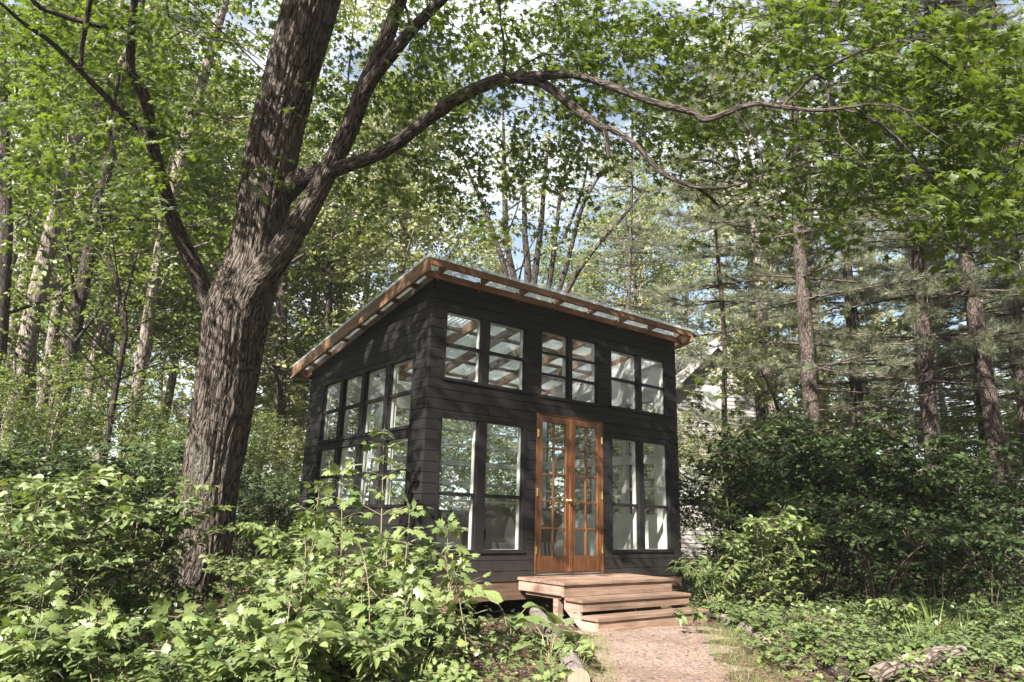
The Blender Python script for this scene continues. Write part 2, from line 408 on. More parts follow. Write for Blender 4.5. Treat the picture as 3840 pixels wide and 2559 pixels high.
M['ground'] = m_ground('forest floor', [(0, (.020, .014, .010)), (.4, (.07, .05, .036)), (.75, (.14, .10, .075)), (1, (.09, .085, .04))])
M['path'] = m_ground('trodden path', [(0, (.12, .085, .066)), (.5, (.29, .222, .185)), (1, (.47, .385, .335))], 1.8, .3)
M['housewall'] = m_plain('grey house siding', (.23, .22, .215), .8, .2, var=.08)
M['houseroof'] = m_plain('grey shingles', (.27, .262, .25), .9, .1, var=.3, scale=30)
M['trim'] = m_plain('white house trim', (.36, .355, .34), .6)
M['log'] = m_bark('grey log', [(0, (.085, .072, .064)), (.25, (.12, .102, .09)), (1, (.19, .165, .148))], scale=16, bump=.3, dist=.012, along=.05)
M['rot'] = m_bark('weathered fallen wood', [(0, (.05, .038, .032)), (.4, (.125, .098, .082)), (1, (.25, .205, .18))], scale=9, bump=.8, dist=.03, along=.2)
M['block'] = m_wood('cut timber block', [(0, (.09, .06, .042)), (1, (.23, .165, .125))], 'z', 6, rough=.85)


# ------------------------------------------------------------------ foliage engine
def _norm(a): return a / (np.linalg.norm(a, axis=-1, keepdims=True) + 1e-9)


def _fan(out, c):
    n = len(out)
    v = [c] + out
    return np.array(v, float), [(0, i + 1, (i + 1) % n + 1) for i in range(n)]


def _maple():
    half = [(.08, .02), (.32, -.06), (.14, .20), (.58, .44), (.36, .46), (.50, .66), (.11, .50), (.22, .76), (.10, .74)]
    o = [(0, .06)] + half + [(0, 1.0)] + [(-x, y) for x, y in half[::-1]]
    z = lambda x, y: -.30 * abs(x) ** 1.2 - .22 * max(0, y - .3) ** 2
    return _fan([(x, y, z(x, y)) for x, y in o], (0, .36, 0.0))


def _maple_small():
    half = [(.34, -.02), (.18, .22), (.56, .52), (.17, .52)]
    o = [(0, .06)] + half + [(0, 1.0)] + [(-x, y) for x, y in half[::-1]]
    z = lambda x, y: -.25 * abs(x) - .2 * max(0, y - .3) ** 2
    return _fan([(x, y, z(x, y)) for x, y in o], (0, .36, 0.0))


def _broad():
    half = [(.16, .0), (.30, .10), (.25, .22), (.44, .46), (.20, .46), (.33, .68), (.13, .70)]   # shallow lobed sapling leaf
    o = [(0, .06)] + half + [(0, 1.0)] + [(-x, y) for x, y in half[::-1]]
    z = lambda x, y: -.35 * abs(x) ** 1.1 - .30 * max(0, y - .25) ** 2
    return _fan([(x, y, z(x, y)) for x, y in o], (0, .36, .0))


def _ovate(w=.28, droop=.25, fold=.35):
    V = [(0, 0, 0), (0, .5, 0), (0, 1, 0), (w * .72, .18, 0), (w, .45, 0), (w * .6, .76, 0), (-w * .72, .18, 0), (-w, .45, 0), (-w * .6, .76, 0)]
    V = [(x, y, fold * abs(x) - droop * y * y) for x, y, z in V]
    return np.array(V), [(0, 3, 4, 1), (1, 4, 5, 2), (0, 1, 7, 6), (1, 2, 8, 7)]


def _diamond(w=.32):
    return np.array([(0, 0, 0), (w, .45, .04), (0, 1, -.12), (-w, .45, .04)]), [(0, 1, 2, 3)]


def _blade(w=.03):
    return np.array([(-w, 0, 0), (w, 0, 0), (w * .8, .5, .0), (-w * .8, .5, .0), (0, 1, -.15)]), [(0, 1, 2, 3), (3, 2, 4)]


TPL = {'maple': _maple(), 'maple_s': _maple_small(), 'broad': _broad(), 'ovate': _ovate(), 'round': _ovate(.42, .2, .25), 'lance': _ovate(.15, .35, .3),
       'diamond': _diamond(), 'oval': _diamond(.30), 'blade': _blade(.013), 'needle': (np.array([(-.02, 0, 0), (.02, 0, 0), (0, 1, 0)]), [(0, 1, 2)]),
       'big': _ovate(.44, .35, .18)}


def leaf_arrays(C, T, Nn, S, tpl):
    V0, F0 = TPL[tpl]; zf = 1.0 + .45 * np.sin(np.arange(len(C)) * 12.9898)
    C = np.asarray(C, float); n = len(C)
    T = _norm(T); B = _norm(np.cross(T, Nn)); Nn = np.cross(B, T)
    S = np.broadcast_to(np.asarray(S, float), (n,))
    V = C[:, None, :] + S[:, None, None] * (V0[None, :, 0, None] * B[:, None, :] + V0[None, :, 1, None] * T[:, None, :] + (V0[None, :, 2] * zf[:, None])[..., None] * Nn[:, None, :])
    nv = len(V0)
    lp = np.concatenate([np.array(f) for f in F0]); tot = np.array([len(f) for f in F0])
    loops = (lp[None, :] + (np.arange(n) * nv)[:, None]).ravel()
    totals = np.tile(tot, n)
    return V.reshape(-1, 3), loops, totals, len(F0)


def leaf_mesh(name, parts, mat, origin=(0, 0, 0), rseed=0, clump=None):
    """parts: list of (C, T, N, S, template) and optionally a hue value per leaf."""
    g = np.random.default_rng(rseed)
    Vs, Ls, Ts, Rs, Us = [], [], [], [], []; b = 0
    for p in parts:
        if len(p[0]) == 0: continue
        V, l, t, nf = leaf_arrays(*p[:5])
        Vs.append(V); Ls.append(l + b); Ts.append(t); b += len(V)
        h = p[5] if len(p) > 5 else g.random(len(p[0]))
        Rs.append(np.repeat(np.clip(h, 0, 1), nf)); Us.append(np.tile(TPL[p[4]][0] * np.array([1, 1, 0]), (len(p[0]), 1)))
    V = np.concatenate(Vs) - np.asarray(origin, float); loops = np.concatenate(Ls); tot = np.concatenate(Ts)
    starts = np.concatenate([[0], np.cumsum(tot)[:-1]])
    me = raw_mesh(name, V, loops, starts, tot, mat, rnd=np.concatenate(Rs))
    if mat in (M['under_leaf'], M['mid_leaf']):
        a = me.attributes.new('luv', 'FLOAT_VECTOR', 'POINT'); a.data.foreach_set('vector', np.ascontiguousarray(np.concatenate(Us), np.float32).ravel())
    return me


def rdir(n, g): return _norm(g.normal(size=(n, 3)))


def sprays(P, Dr, Ln, k, size, tpl, g, flat=.45, droop=.25, jit=.25, opp=True, spread=1.0, petiole=.15):
    """k leaves along each twig (start P, direction Dr, length Ln). Returns one leaf part."""
    P = np.asarray(P, float); m = len(P)
    Dr = _norm(np.asarray(Dr, float)); Ln = np.broadcast_to(np.asarray(Ln, float), (m,))
    up = np.tile(np.array([0, 0, 1.0]), (m, 1)) + g.normal(size=(m, 3)) * .15
    sd = _norm(np.cross(Dr, up) + 1e-6)
    up = np.cross(sd, Dr)
    C, T, Nn, S, Hh = [], [], [], [], []
    hue = g.normal(.5, .22, m)
    for i in range(k):
        t = (i // 2 * 2 + 1.0) / k if opp else (i + .6) / k
        last = i >= k - 1
        sg = 0.0 if last else (1.0 if i % 2 else -1.0)
        ang = g.normal(0, .3, m)
        td = _norm(Dr * (.55 if not last else 1.0) + sd * sg * spread + g.normal(size=(m, 3)) * jit)
        td[:, 2] -= droop; td = _norm(td)
        c = P + Dr * (Ln * min(t + .03, 1.0))[:, None]
        c[:, 2] -= .10 * Ln * t * t
        s = size * g.uniform(.65, 1.15, m) * (1.0 - .25 * (t if last else 0))
        c = c + td * (s * petiole)[:, None]
        nn = up + g.normal(size=(m, 3)) * flat
        C.append(c); T.append(td); Nn.append(nn); S.append(s); Hh.append(hue + g.normal(0, .16, m))
    return (np.concatenate(C), np.concatenate(T), np.concatenate(Nn), np.concatenate(S), tpl, np.concatenate(Hh))


def cr_path(pts, n):
    """Catmull-Rom through rows (position and radius)."""
    P = np.asarray(pts, float)
    if len(P) == 2: return P[0] + (P[1] - P[0]) * np.linspace(0, 1, n)[:, None]
    Q = np.vstack([2 * P[0] - P[1], P, 2 * P[-1] - P[-2]])
    out = []
    seg = len(P) - 1
    for u in np.linspace(0, seg - 1e-6, n):
        i = int(u); t = u - i
        a, b, c, d = Q[i], Q[i + 1], Q[i + 2], Q[i + 3]
        out.append(.5 * (2 * b + (c - a) * t + (2 * a - 5 * b + 4 * c - d) * t * t + (3 * b - a - 3 * c + d) * t ** 3))
    return np.array(out)


def tubes_mesh(name, tubes, mat, origin=(0, 0, 0), rough=0.0, seed=0, ridge=0.0):
    """tubes: (path Nx3, radii N, sides). One mesh with a straightened bark coordinate."""
    Vs, Fs, Bs = [], [], []; b = 0
    g = np.random.default_rng(seed)
    for path, rad, sd in tubes:
        path = np.asarray(path, float); rad = np.maximum(np.asarray(rad, float), .0008); n = len(path)
        d = np.gradient(path, axis=0); d = _norm(d)
        ref = np.array([0, 0, 1.0]) if abs(d[0][2]) < .9 else np.array([1.0, 0, 0])
        a = np.cross(d[0], ref); a /= np.linalg.norm(a)
        s = np.concatenate([[0], np.cumsum(np.linalg.norm(np.diff(path, axis=0), axis=1))])
        th = np.arange(sd) * 2 * math.pi / sd
        off = g.uniform(0, 50)
        ph = g.uniform(0, 6.28, 6)
        for i in range(n):
            a = a - d[i] * np.dot(a, d[i]); a /= np.linalg.norm(a); c = np.cross(d[i], a)
            r = np.full(sd, rad[i])
            if rough:
                w = s[i]
                r = r * (1 + rough * (.5 * np.sin(2 * th + ph[0] + w * .9) + .4 * np.sin(3 * th + ph[1] - w * 1.3) + .35 * np.sin(5 * th + ph[2] + 1.7 * w))
                         + rough * .22 * np.sin(11 * th + ph[3] + .8 * np.sin(w * 3) + 1.1 * w) + rough * .18 * np.sin(17 * th + ph[4] + 1.2 * np.sin(w * 2.1)))
            if ridge:
                w = s[i]; q = th * rad[i] / .3
                f1 = np.abs(np.sin(11 * th + 1.6 * np.sin(1.1 * w + 2 * th + ph[0]) + .9 * np.sin(2.7 * w + 3 * th + ph[1])))
                f2 = np.abs(np.sin(17 * th + 2.1 * np.sin(1.7 * w + 3 * th + ph[2]) + 1.1 * np.sin(4.3 * w + 5 * th + ph[3])))
                f3 = np.sin(31 * th + 2.5 * np.sin(5 * w + 4 * th + ph[4])) * np.sin(9 * w + 6 * th + ph[5])
                brk = np.sin(7.3 * w + 5 * th + 2 * np.sin(3 * th + ph[1])) * np.sin(12.1 * w - 7 * th + ph[2])
                r = r + ridge * (np.minimum(f1, .6) * .9 + np.minimum(f2, .5) * .9 + .3 * f3 - .8 - .55 * np.clip(brk - .45, 0, 1))
            ring = path[i] + r[:, None] * (np.cos(th)[:, None] * a + np.sin(th)[:, None] * c)
            Vs.append(ring)
            Bs.append(np.stack([rad[i] * np.cos(th) + off, rad[i] * np.sin(th), np.full(sd, s[i])], -1))
        k = np.arange(sd); k2 = (k + 1) % sd
        base = (np.arange(n - 1) * sd)[:, None] + b
        q = np.stack([base + k, base + k2, base + sd + k2, base + sd + k], -1).reshape(-1, 4)
        Fs.append(q); b += n * sd
    V = np.concatenate(Vs) - np.asarray(origin, float); F = np.concatenate(Fs)
    st = np.arange(len(F)) * 4
    return raw_mesh(name, V, F.ravel(), st, np.full(len(F), 4), mat, buv=np.concatenate(Bs), smooth=True)


def copy_tree(o, parent=None):
    c = o.copy(); COL.objects.link(c); c.parent = parent
    for ch in o.children: copy_tree(ch, c)
    return c

# ------------------------------------------------------------------ light, sky, camera
SUN = np.array([1.95, 1.0, -1.58]); SUN = SUN / np.linalg.norm(SUN)     # the way the sunlight travels
EL = math.asin(-SUN[2]); AZ = math.atan2(-SUN[0], -SUN[1])
ld = bpy.data.lights.new('sun', 'SUN'); ld.energy = 5.0; ld.angle = R(0.5); ld.color = (1.0, .93, .84)
lo = bpy.data.objects.new('sun', ld); COL.objects.link(lo); lo.location = (-20, -12, 20)
lo.rotation_euler = Vector(SUN).to_track_quat('-Z', 'Y').to_euler()

W = bpy.data.worlds.new('World'); SC.world = W; W.use_nodes = True
nt = W.node_tree; L = nt.links.new
bg = nt.nodes['Background']
sk = nt.nodes.new('ShaderNodeTexSky'); sk.sky_type = 'NISHITA'; sk.sun_disc = False
sk.sun_elevation = EL; sk.sun_rotation = AZ; sk.air_density = 1.0; sk.dust_density = 1.2
tc = nt.nodes.new('ShaderNodeTexCoord'); mp = nt.nodes.new('ShaderNodeMapping'); mp.inputs['Scale'].default_value = (1, 1, 2.2)
L(tc.outputs['Generated'], mp.inputs[0])
cl = N(nt, 'ShaderNodeTexNoise', i_Scale=2.6, i_Detail=7.0, i_Roughness=0.55); L(mp.outputs[0], cl.inputs['Vector'])
cm = N(nt, 'ShaderNodeMapRange', i_1=0.42, i_2=0.58, i_3=0.12, i_4=0.95); L(cl.outputs['Fac'], cm.inputs[0])
cx = N(nt, 'ShaderNodeMix', data_type='RGBA'); L(cm.outputs[0], cx.inputs[0]); L(sk.outputs[0], cx.inputs[6]); cx.inputs[7].default_value = (7.8, 7.9, 8.1, 1)
L(cx.outputs[2], bg.inputs[0]); bg.inputs[1].default_value = 0.05

cd = bpy.data.cameras.new('camera'); co = bpy.data.objects.new('camera', cd); COL.objects.link(co)
cd.sensor_width = 36; cd.lens = FOC / IW * 36; cd.clip_start = .05; cd.clip_end = 900
mat = Matrix.Identity(4)
for i in range(3):
    mat[i][0] = _r[i]; mat[i][1] = _u[i]; mat[i][2] = -_f[i]; mat[i][3] = CAM[i]
co.matrix_world = mat
SC.camera = co
SC.view_settings.view_transform = 'Standard'; SC.view_settings.look = 'None'
SC.view_settings.exposure = 2.3; SC.view_settings.gamma = 1.0
SC.render.engine = 'CYCLES'
SC.cycles.max_bounces = 10; SC.cycles.transparent_max_bounces = 16; SC.cycles.diffuse_bounces = 4; SC.cycles.transmission_bounces = 6
SC.cycles.use_denoising = True; SC.cycles.sample_clamp_indirect = 6.0

# ------------------------------------------------------------------ ground
def ground_mesh():
    n = 240
    t = np.linspace(-1, 1, n); g1 = 26 * t + 190 * np.sign(t) * np.abs(t) ** 7 + 34 * t ** 3
    X, Y = np.meshgrid(g1 + 1, g1 + 2, indexing='ij')
    Z = gz(X, Y)
    V = np.stack([X, Y, Z], -1).reshape(-1, 3)
    i, j = np.meshgrid(np.arange(n - 1), np.arange(n - 1), indexing='ij')
    a = (i * n + j).ravel()
    F = np.stack([a, a + n, a + n + 1, a + 1], -1)
    return raw_mesh('ground', V, F.ravel(), np.arange(len(F)) * 4, np.full(len(F), 4), M['ground'], smooth=True)


g_ = link('ground', ground_mesh()); tag(g_, kind='structure')

PATH = np.array([(2.45, -1.1, .92), (1.9, -1.78, .78), (1.27, -2.44, .70), (.36, -3.4, .68), (-.95, -4.8, .68), (-2.6, -6.6, .7), (-4.6, -9.0, .8), (-7.0, -12.0, .9)])


def path_dist(x, y):
    """Signed-ish distance to the path edge (negative inside)."""
    P = cr_path(PATH, 60)
    d = np.hypot(np.asarray(x)[..., None] - P[:, 0], np.asarray(y)[..., None] - P[:, 1]) - P[:, 2]
    return d.min(-1)


def path_mesh():
    P = cr_path(PATH, 90); m = 13
    tg = _norm(np.gradient(P[:, :2], axis=0)); nr = np.stack([-tg[:, 1], tg[:, 0]], -1)
    u = np.linspace(-1, 1, m)
    wob = 1 + .12 * np.sin(np.arange(90) * .7)[:, None] + .1 * np.sin(np.arange(90) * 1.9 + 2)[:, None]
    X = P[:, 0, None] + nr[:, 0, None] * u * P[:, 2, None] * wob; Y = P[:, 1, None] + nr[:, 1, None] * u * P[:, 2, None] * wob
    Z = gz(X, Y) + .012 * (1 - u ** 4) - .004
    Z += .006 * np.sin(X * 7) * np.sin(Y * 6)
    V = np.stack([X, Y, Z], -1).reshape(-1, 3)
    i, j = np.meshgrid(np.arange(89), np.arange(m - 1), indexing='ij'); a = (i * m + j).ravel()
    F = np.stack([a, a + m, a + m + 1, a + 1], -1)
    return raw_mesh('path', V, F.ravel(), np.arange(len(F)) * 4, np.full(len(F), 4), M['path'], smooth=True)


p_ = link('path', path_mesh()); tag(p_, kind='structure')

# ------------------------------------------------------------------ the cabin
CW, CD = 4.68, 3.744


def zr(y): return 3.757 - .17 * (y + .235)          # underside of the roof sheet


cabin = empty('garden_cabin', (0, 0, 0), 'black board cabin with big windows and a sloping clear roof in the clearing', 'cabin')
MAPS = {'front': lambda s, z, d: (s, -d, z), 'left': lambda s, z, d: (-d, s, z), 'right': lambda s, z, d: (CW + d, s, z), 'back': lambda s, z, d: (s, CD + d, z)}


def clip_poly(poly, side):
    """Keep what lies below the roof line (side walls)."""
    if side in ('front', 'back'):
        return poly
    top = lambda s: zr(s) - .14
    out = []
    for i in range(len(poly)):
        a, b = poly[i], poly[(i + 1) % len(poly)]
        fa, fb = top(a[0]) - a[1], top(b[0]) - b[1]
        if fa >= 0: out.append(a)
        if fa * fb < 0:
            t = fa / (fa - fb); out.append((a[0] + (b[0] - a[0]) * t, a[1] + (b[1] - a[1]) * t))
    return out


def clad(mb, side, s0, s1, z0, z1, holes, pitch, gap, d0, d1, jit=0.0):
    z = z0; fn = MAPS[side]
    k = 0
    while z < z1 - 1e-4:
        ze = min(z + pitch, z1); zt = ze - gap
        cuts = sorted({z, zt} | {h[2] for h in holes if z < h[2] < zt} | {h[3] for h in holes if z < h[3] < zt})
        j = random.uniform(-jit, jit)
        for a, b in zip(cuts[:-1], cuts[1:]):
            if b - a < .004: continue
            mid = (a + b) / 2
            iv = [(s0, s1)]
            for h in holes:
                if h[2] < mid < h[3]:
                    nv = []
                    for p, q in iv:
                        if h[1] <= p or h[0] >= q: nv.append((p, q)); continue
                        if h[0] > p: nv.append((p, h[0]))
                        if h[1] < q: nv.append((h[1], q))
                    iv = nv
            if jit:
                jv = []
                for p, q in iv:
                    if q - p > 1.7 and b - a > .1:
                        c = random.uniform(p + .5, q - .5); jv += [(p, c - .0015), (c + .0015, q)]
                    else: jv.append((p, q))
                iv = jv
            for p, q in iv:
                poly = clip_poly([(p, a), (q, a), (q, b), (p, b)], side)
                if len(poly) >= 3: mb.prism(poly, d0, d1 + j, fn)
        z = ze; k += 1


CAS = .042
FRONT_WIN = [   # s0, s1, z0, z1, vertical bars, horizontal bars, mullion width, bar width
    (.236, 1.517, 2.345, 3.201, [.478], [.50], .125, .040),
    (1.806, 2.886, 2.329, 3.244, [.50], [.333, .667], .075, .030),
    (3.178, 4.426, 2.340, 3.202, [.50], [.49], .095, .040),
    (.236, 1.517, .290, 1.851, [.478], [.415], .135, .042),
    (3.178, 4.426, .288, 1.861, [.50], [.395], .115, .042)]
SIDE_WIN = []
cw_ = (3.165 - .393 - 3 * .105) / 4
for i in range(4):
    a = .393 + i * (cw_ + .105)
    SIDE_WIN += [(a, a + cw_, 1.757, 2.628, [], [.50], .1, .045), (a, a + cw_, .80, 1.611, [], [.50], .1, .045)]
BACK_WIN = []
for a in (.22, 1.30, 2.38, 3.46):
    BACK_WIN += [(a, a + .98, .70, 1.60, [], [.30, .64], .06, .045), (a, a + .98, 1.69, 2.52, [], [.34, .67], .06, .035)]
DOORHOLE = (1.735, 2.987, -.02, 2.075)


def hole(w): return (w[0] - CAS, w[1] + CAS, w[2] - CAS, w[3] + CAS)


def make_wall(side, s0, s1, z0, z1, wins, extra=()):
    hs = [hole(w) for w in wins] + list(extra)
    mb = MB(); a, b = (s0, s1) if side in ('front', 'back') else (s0 + .019, s1 - .019)
    clad(mb, side, a, b, z0, z1, hs, .127, .006, -.018, 0.0, .0012)
    w = mb.build('wall', M['paint'], cabin, bevel=.0025)
    mb = MB(); clad(mb, side, s0 + .03, s1 - .03, z0, z1 - .02, hs, 9, 0, -.034, -.021)
    mb.build('sheathing', M['backing'], w)
    mb = MB(); clad(mb, side, s0 + .12, s1 - .12, 0.0, z1 - .02, hs, 9, 0, -.132, -.118)
    mb.build('lining', M['white'], w)
    return w


make_wall('front', 0, CW, -.09, zr(0) - .13, FRONT_WIN, [DOORHOLE])
make_wall('left', 0, CD, -.09, 4.2, SIDE_WIN)
make_wall('right', 0, CD, -.09, 4.2, SIDE_WIN)
make_wall('back', 0, CW, -.09, zr(CD) - .13, BACK_WIN)


def make_window(side, w):
    s0, s1, z0, z1, vb, hb, mw, bw = w
    fn = MAPS[side]; fr = MB(); inn = MB(); pn = MB()

    def bar(mb, a, b, c, d, d0, d1): mb.prism([(a, c), (b, c), (b, d), (a, d)], d0, d1, fn)
    for mb, d0, d1 in ((fr, -.062, .003), (inn, -.135, -.064)):
        e = .0015
        bar(mb, s0 - CAS + e, s1 + CAS - e, z0 - CAS + e, z0, d0, d1 + (.016 if mb is fr else 0)); bar(mb, s0 - CAS + e, s1 + CAS - e, z1, z1 + CAS - e, d0, d1)
        bar(mb, s0 - CAS + e, s0, z0, z1, d0, d1); bar(mb, s1, s1 + CAS - e, z0, z1, d0, d1)
        for v in vb:
            m = s0 + (s1 - s0) * v
            bar(mb, m - mw / 2, m + mw / 2, z0, z1, d0, d1 - (.004 if mb is fr else 0))
        cols = [s0] + sum([[s0 + (s1 - s0) * v - mw / 2, s0 + (s1 - s0) * v + mw / 2] for v in vb], []) + [s1]
        for p, q in zip(cols[::2], cols[1::2]):
            st = .014                                                  # thin sash stiles
            for a, b in ((p, p + st), (q - st, q)): bar(mb, a, b, z0, z1, -.05 if mb is fr else -.09, -.020 if mb is fr else -.064)
            for h in hb:
                m = z0 + (z1 - z0) * h
                bar(mb, p + st, q - st, m - bw / 2, m + bw / 2, -.05 if mb is fr else -.09, -.016 if mb is fr else -.064)
            if mb is fr:
                zz = [z0] + [z0 + (z1 - z0) * h for h in hb] + [z1]
                for c, d in zip(zz[:-1], zz[1:]): bar(pn, p + st * .5, q - st * .5, c + .004, d - .004, -.036, -.033)
    f = fr.build('window', M['frame'], cabin, bevel=.002)
    inn.build('inner_frame', M['white'], f)
    pn.build('pane', M['glass'], f)


for sd_, ws in (('front', FRONT_WIN), ('left', SIDE_WIN), ('right', SIDE_WIN), ('back', BACK_WIN)):
    for w in ws: make_window(sd_, w)

# door frame and the two glazed leaves
mb = MB()
mb.box(1.7365, 1.757, -.004, .12, -.018, 2.062); mb.box(2.965, 2.9855, -.004, .12, -.018, 2.062); mb.box(1.7365, 2.9855, -.004, .12, 2.0625, 2.0735)
mb.build('door_frame', M['door'], cabin, bevel=.002)


def door_leaf(x0, x1, knob_x, hinge_x):
    y0, y1 = .004, .046
    st, top, bot = .086, .092, .205
    mb = MB(); z0, z1 = .004, 2.058
    mb.box(x0, x0 + st, y0, y1, z0, z1); mb.box(x1 - st, x1, y0, y1, z0, z1)
    mb.box(x0 + st, x1 - st, y0 + .002, y1, z0, z0 + bot); mb.box(x0 + st, x1 - st, y0 + .002, y1, z1 - top, z1)
    gx0, gx1, gz0, gz1 = x0 + st, x1 - st, z0 + bot, z1 - top
    xm = (gx0 + gx1) / 2
    mb.box(xm - .014, xm + .014, y0 + .006, y1 - .006, gz0, gz1)
    for k in range(1, 5):
        z = gz0 + (gz1 - gz0) * k / 5
        mb.box(gx0, xm - .014, y0 + .006, y1 - .006, z - .013, z + .013); mb.box(xm + .014, gx1, y0 + .006, y1 - .006, z - .013, z + .013)
    # glazing beads round the glass
    d = mb.build('door', M['door'], cabin, bevel=.004)
    pm = MB(); pm.box(gx0 - .003, gx1 + .003, .026, .029, gz0 - .003, gz1 + .003); pm.build('pane', M['glass'], d)
    if knob_x:
        k = MB(); k.rod([(knob_x, .003, .93), (knob_x, -.004, .93)], .030, 14); k.rod([(knob_x, -.004, .93), (knob_x, -.035, .93)], .011, 10); k.ball((knob_x, -.052, .93), .029, 14, 9)
        k.build('handle', M['brass'], d, smooth=True)
    for hz in (.28, 1.02, 1.80):
        h = MB(); h.rod([(hinge_x, -.006, hz - .05), (hinge_x, -.006, hz + .05)], .009, 10); h.box(hinge_x - .018, hinge_x + .018, -.0035, .003, hz - .048, hz + .048)
        h.build('hinge', M['brass'], d)


door_leaf(1.760, 2.360, 2.312, 1.757)
door_leaf(2.362, 2.962, None, 2.965)
mb = MB(); mb.box(2.335, 2.387, -.010, .0035, .006, 2.056); mb.build('astragal', M['door'], cabin, bevel=.003)

# floor, rim joist, foundation
mb = MB(); mb.box(.02, CW - .02, .02, CD - .02, -.085, -.002); mb.build('floor', M['floor'], cabin)
mb = MB()
mb.box(.01, CW - .01, .012, .06, -.31, -.094); mb.box(.01, CW - .01, CD - .06, CD - .012, -.31, -.094)
mb.box(.012, .06, .062, CD - .062, -.31, -.094); mb.box(CW - .06, CW - .012, .062, CD - .062, -.31, -.094)
for y in (.9, 1.8, 2.7): mb.box(.062, CW - .062, y, y + .05, -.30, -.094)
mb.build('rim_joist', M['skirt'], cabin, bevel=.004)
for (x, y) in ((.40, .14), (2.3, .3), (4.3, .14), (.2, CD - .3), (2.3, CD - .3), (4.3, CD - .3)):
    mb = MB(); mb.box(x - .17, x + .17, y - .12, y + .16, -.62, -.40); mb.box(x - .13, x + .13, y - .10, y + .14, -.398, -.312)
    mb.build('footing', M['block'], cabin, bevel=.008)

# roof
roof = MB()
nx = 520; xs = np.linspace(-.255, CW + .235, nx); ys = np.linspace(-.275, 4.10, 9)
Z = np.array([[zr(y) + .012 + .0095 * math.sin(2 * math.pi * x / .0745) for y in ys] for x in xs])
V = np.stack([np.repeat(xs, 9), np.tile(ys, nx), Z.ravel()], -1)
a = (np.arange(nx - 1)[:, None] * 9 + np.arange(8)[None, :]).ravel()
F = np.stack([a, a + 9, a + 10, a + 1], -1)
me = raw_mesh('roof', V, F.ravel(), np.arange(len(F)) * 4, np.full(len(F), 4), M['sheet'], smooth=True)
ro = link('roof', me, cabin)


def timber(name, a, b, w, h, m, parent=ro, up=(0, 0, 1)):
    q = MB(); q.beam(a, b, w, h, up); return q.build(name, m, parent, bevel=.003)


YF, YB = -.215, 4.06
off = .092
for x in (-.205, CW + .165):                                   # barge boards
    timber('barge_board', (x, YF - .02, zr(YF - .02) - off), (x, YB, zr(YB) - off), .040, .180, M['roofwood_y'])
timber('fascia', (-.183, YF, zr(YF) - .046), (CW + .143, YF, zr(YF) - .046), .038, .090, M['roofwood_x'])
timber('fascia', (-.183, YB - .03, zr(YB) - .085), (CW + .143, YB - .03, zr(YB) - .085), .038, .150, M['roofwood_x'])
timber('rim_beam', (-.183, -.024, zr(-.024) - .102), (CW + .143, -.024, zr(-.024) - .102), .042, .085, M['roofwood_x'])
for i in range(8):                                             # rafters running down the slope, tails out to the fascia
    x = .05 + i * (CW - .10) / 7
    timber('rafter_tail', (x, YF + .022, zr(YF + .022) - .050), (x, -.047, zr(-.047) - .050), .040, .085, M['roofwood_y'])
    timber('rafter', (x, .002, zr(.002) - .085), (x, YB - .052, zr(YB - .052) - .085), .042, .14, M['roofwood_y'])
for k, y in enumerate((.45, .95, 1.40, 1.95, 2.50, 3.10, 3.68)):   # purlins, poking out under the barge boards
    timber('purlin', (-.182, y, zr(y) - .046), (CW + .142, y, zr(y) - .046), .088, .040, M['roofwood_x'])
# white tie beam inside and top plates
mb = MB(); mb.box(.14, CW - .14, 1.85, 1.89, 2.62, 2.76); mb.build('tie_beam', M['roofwood_x'], ro, bevel=.003)

# ------------------------------------------------------------------ steps
steps = empty('porch_steps', (2.4, -.7, -.53), 'weathered wooden steps and landing in front of the brown glazed doors', 'steps')
O = (2.4, -.7, -.53)
SX0, SX1 = 1.47, 3.40


def plank(x0, x1, y0, y1, z0, z1, name='tread', m='step_x', parent=steps):
    q = MB(); q.box(x0, x1, y0, y1, z0, z1); o = q.build(name, M[m], parent, bevel=.004, origin=(0, 0, 0))
    o.location = (-O[0], -O[1], -O[2]); return o


TY = -.035
for k in range(6):
    y1 = -.012 - k * .145
    plank(SX0 - .02, SX1 + .02, y1 - .141, y1, TY - .036, TY + random.uniform(-.002, .002), 'deck_board')
plank(SX0, SX1, -.855, -.820, -.20, TY - .038, 'riser')                 # front of the landing
plank(SX0, SX0 + .036, -.818, -.014, -.19, TY - .038, 'side_board', 'step_y')
plank(SX1 - .036, SX1, -.818, -.014, -.19, TY - .038, 'side_board', 'step_y')
plank(SX0 + .05, SX0 + .13, -.75, -.1, -.235, -.192, 'joist', 'step_y')
plank(SX0 + .01, SX1 + .02, -1.145, -.857, -.236, -.200, 'tread')
plank(SX0 + .04, SX1 + .0, -1.125, -1.090, -.335, -.238, 'riser')
plank(SX0 + .01, SX1 + .03, -1.405, -1.127, -.405, -.368, 'tread')
plank(SX0 + .03, SX1 + .0, -1.385, -1.350, -.545, -.407, 'riser')
for x in (SX0 + .04, (SX0 + SX1) / 2 - .02, SX1 - .08):                  # sawn stringers
    q = MB()
    poly = [(-.818, -.238), (-1.088, -.238), (-1.088, -.407), (-1.348, -.407), (-1.348, -.56), (-1.15, -.56), (-.818, -.33)]
    q.prism(poly, x, x + .038, lambda a, b, d: (d, a, b)); o = q.build('stringer', M['step_y'], steps, bevel=.003); o.location = (-O[0], -O[1], -O[2])
for x, y in ((SX0 + .05, -.70), (SX1 - .13, -.70)):
    plank(x, x + .085, y, y + .085, -.62, -.236, 'post', 'step_y')

# ------------------------------------------------------------------ furniture behind the glass
tb = empty('side_table', (.75, .62, 0), 'black wooden table with a lower rail behind the lower window left of the door', 'table')


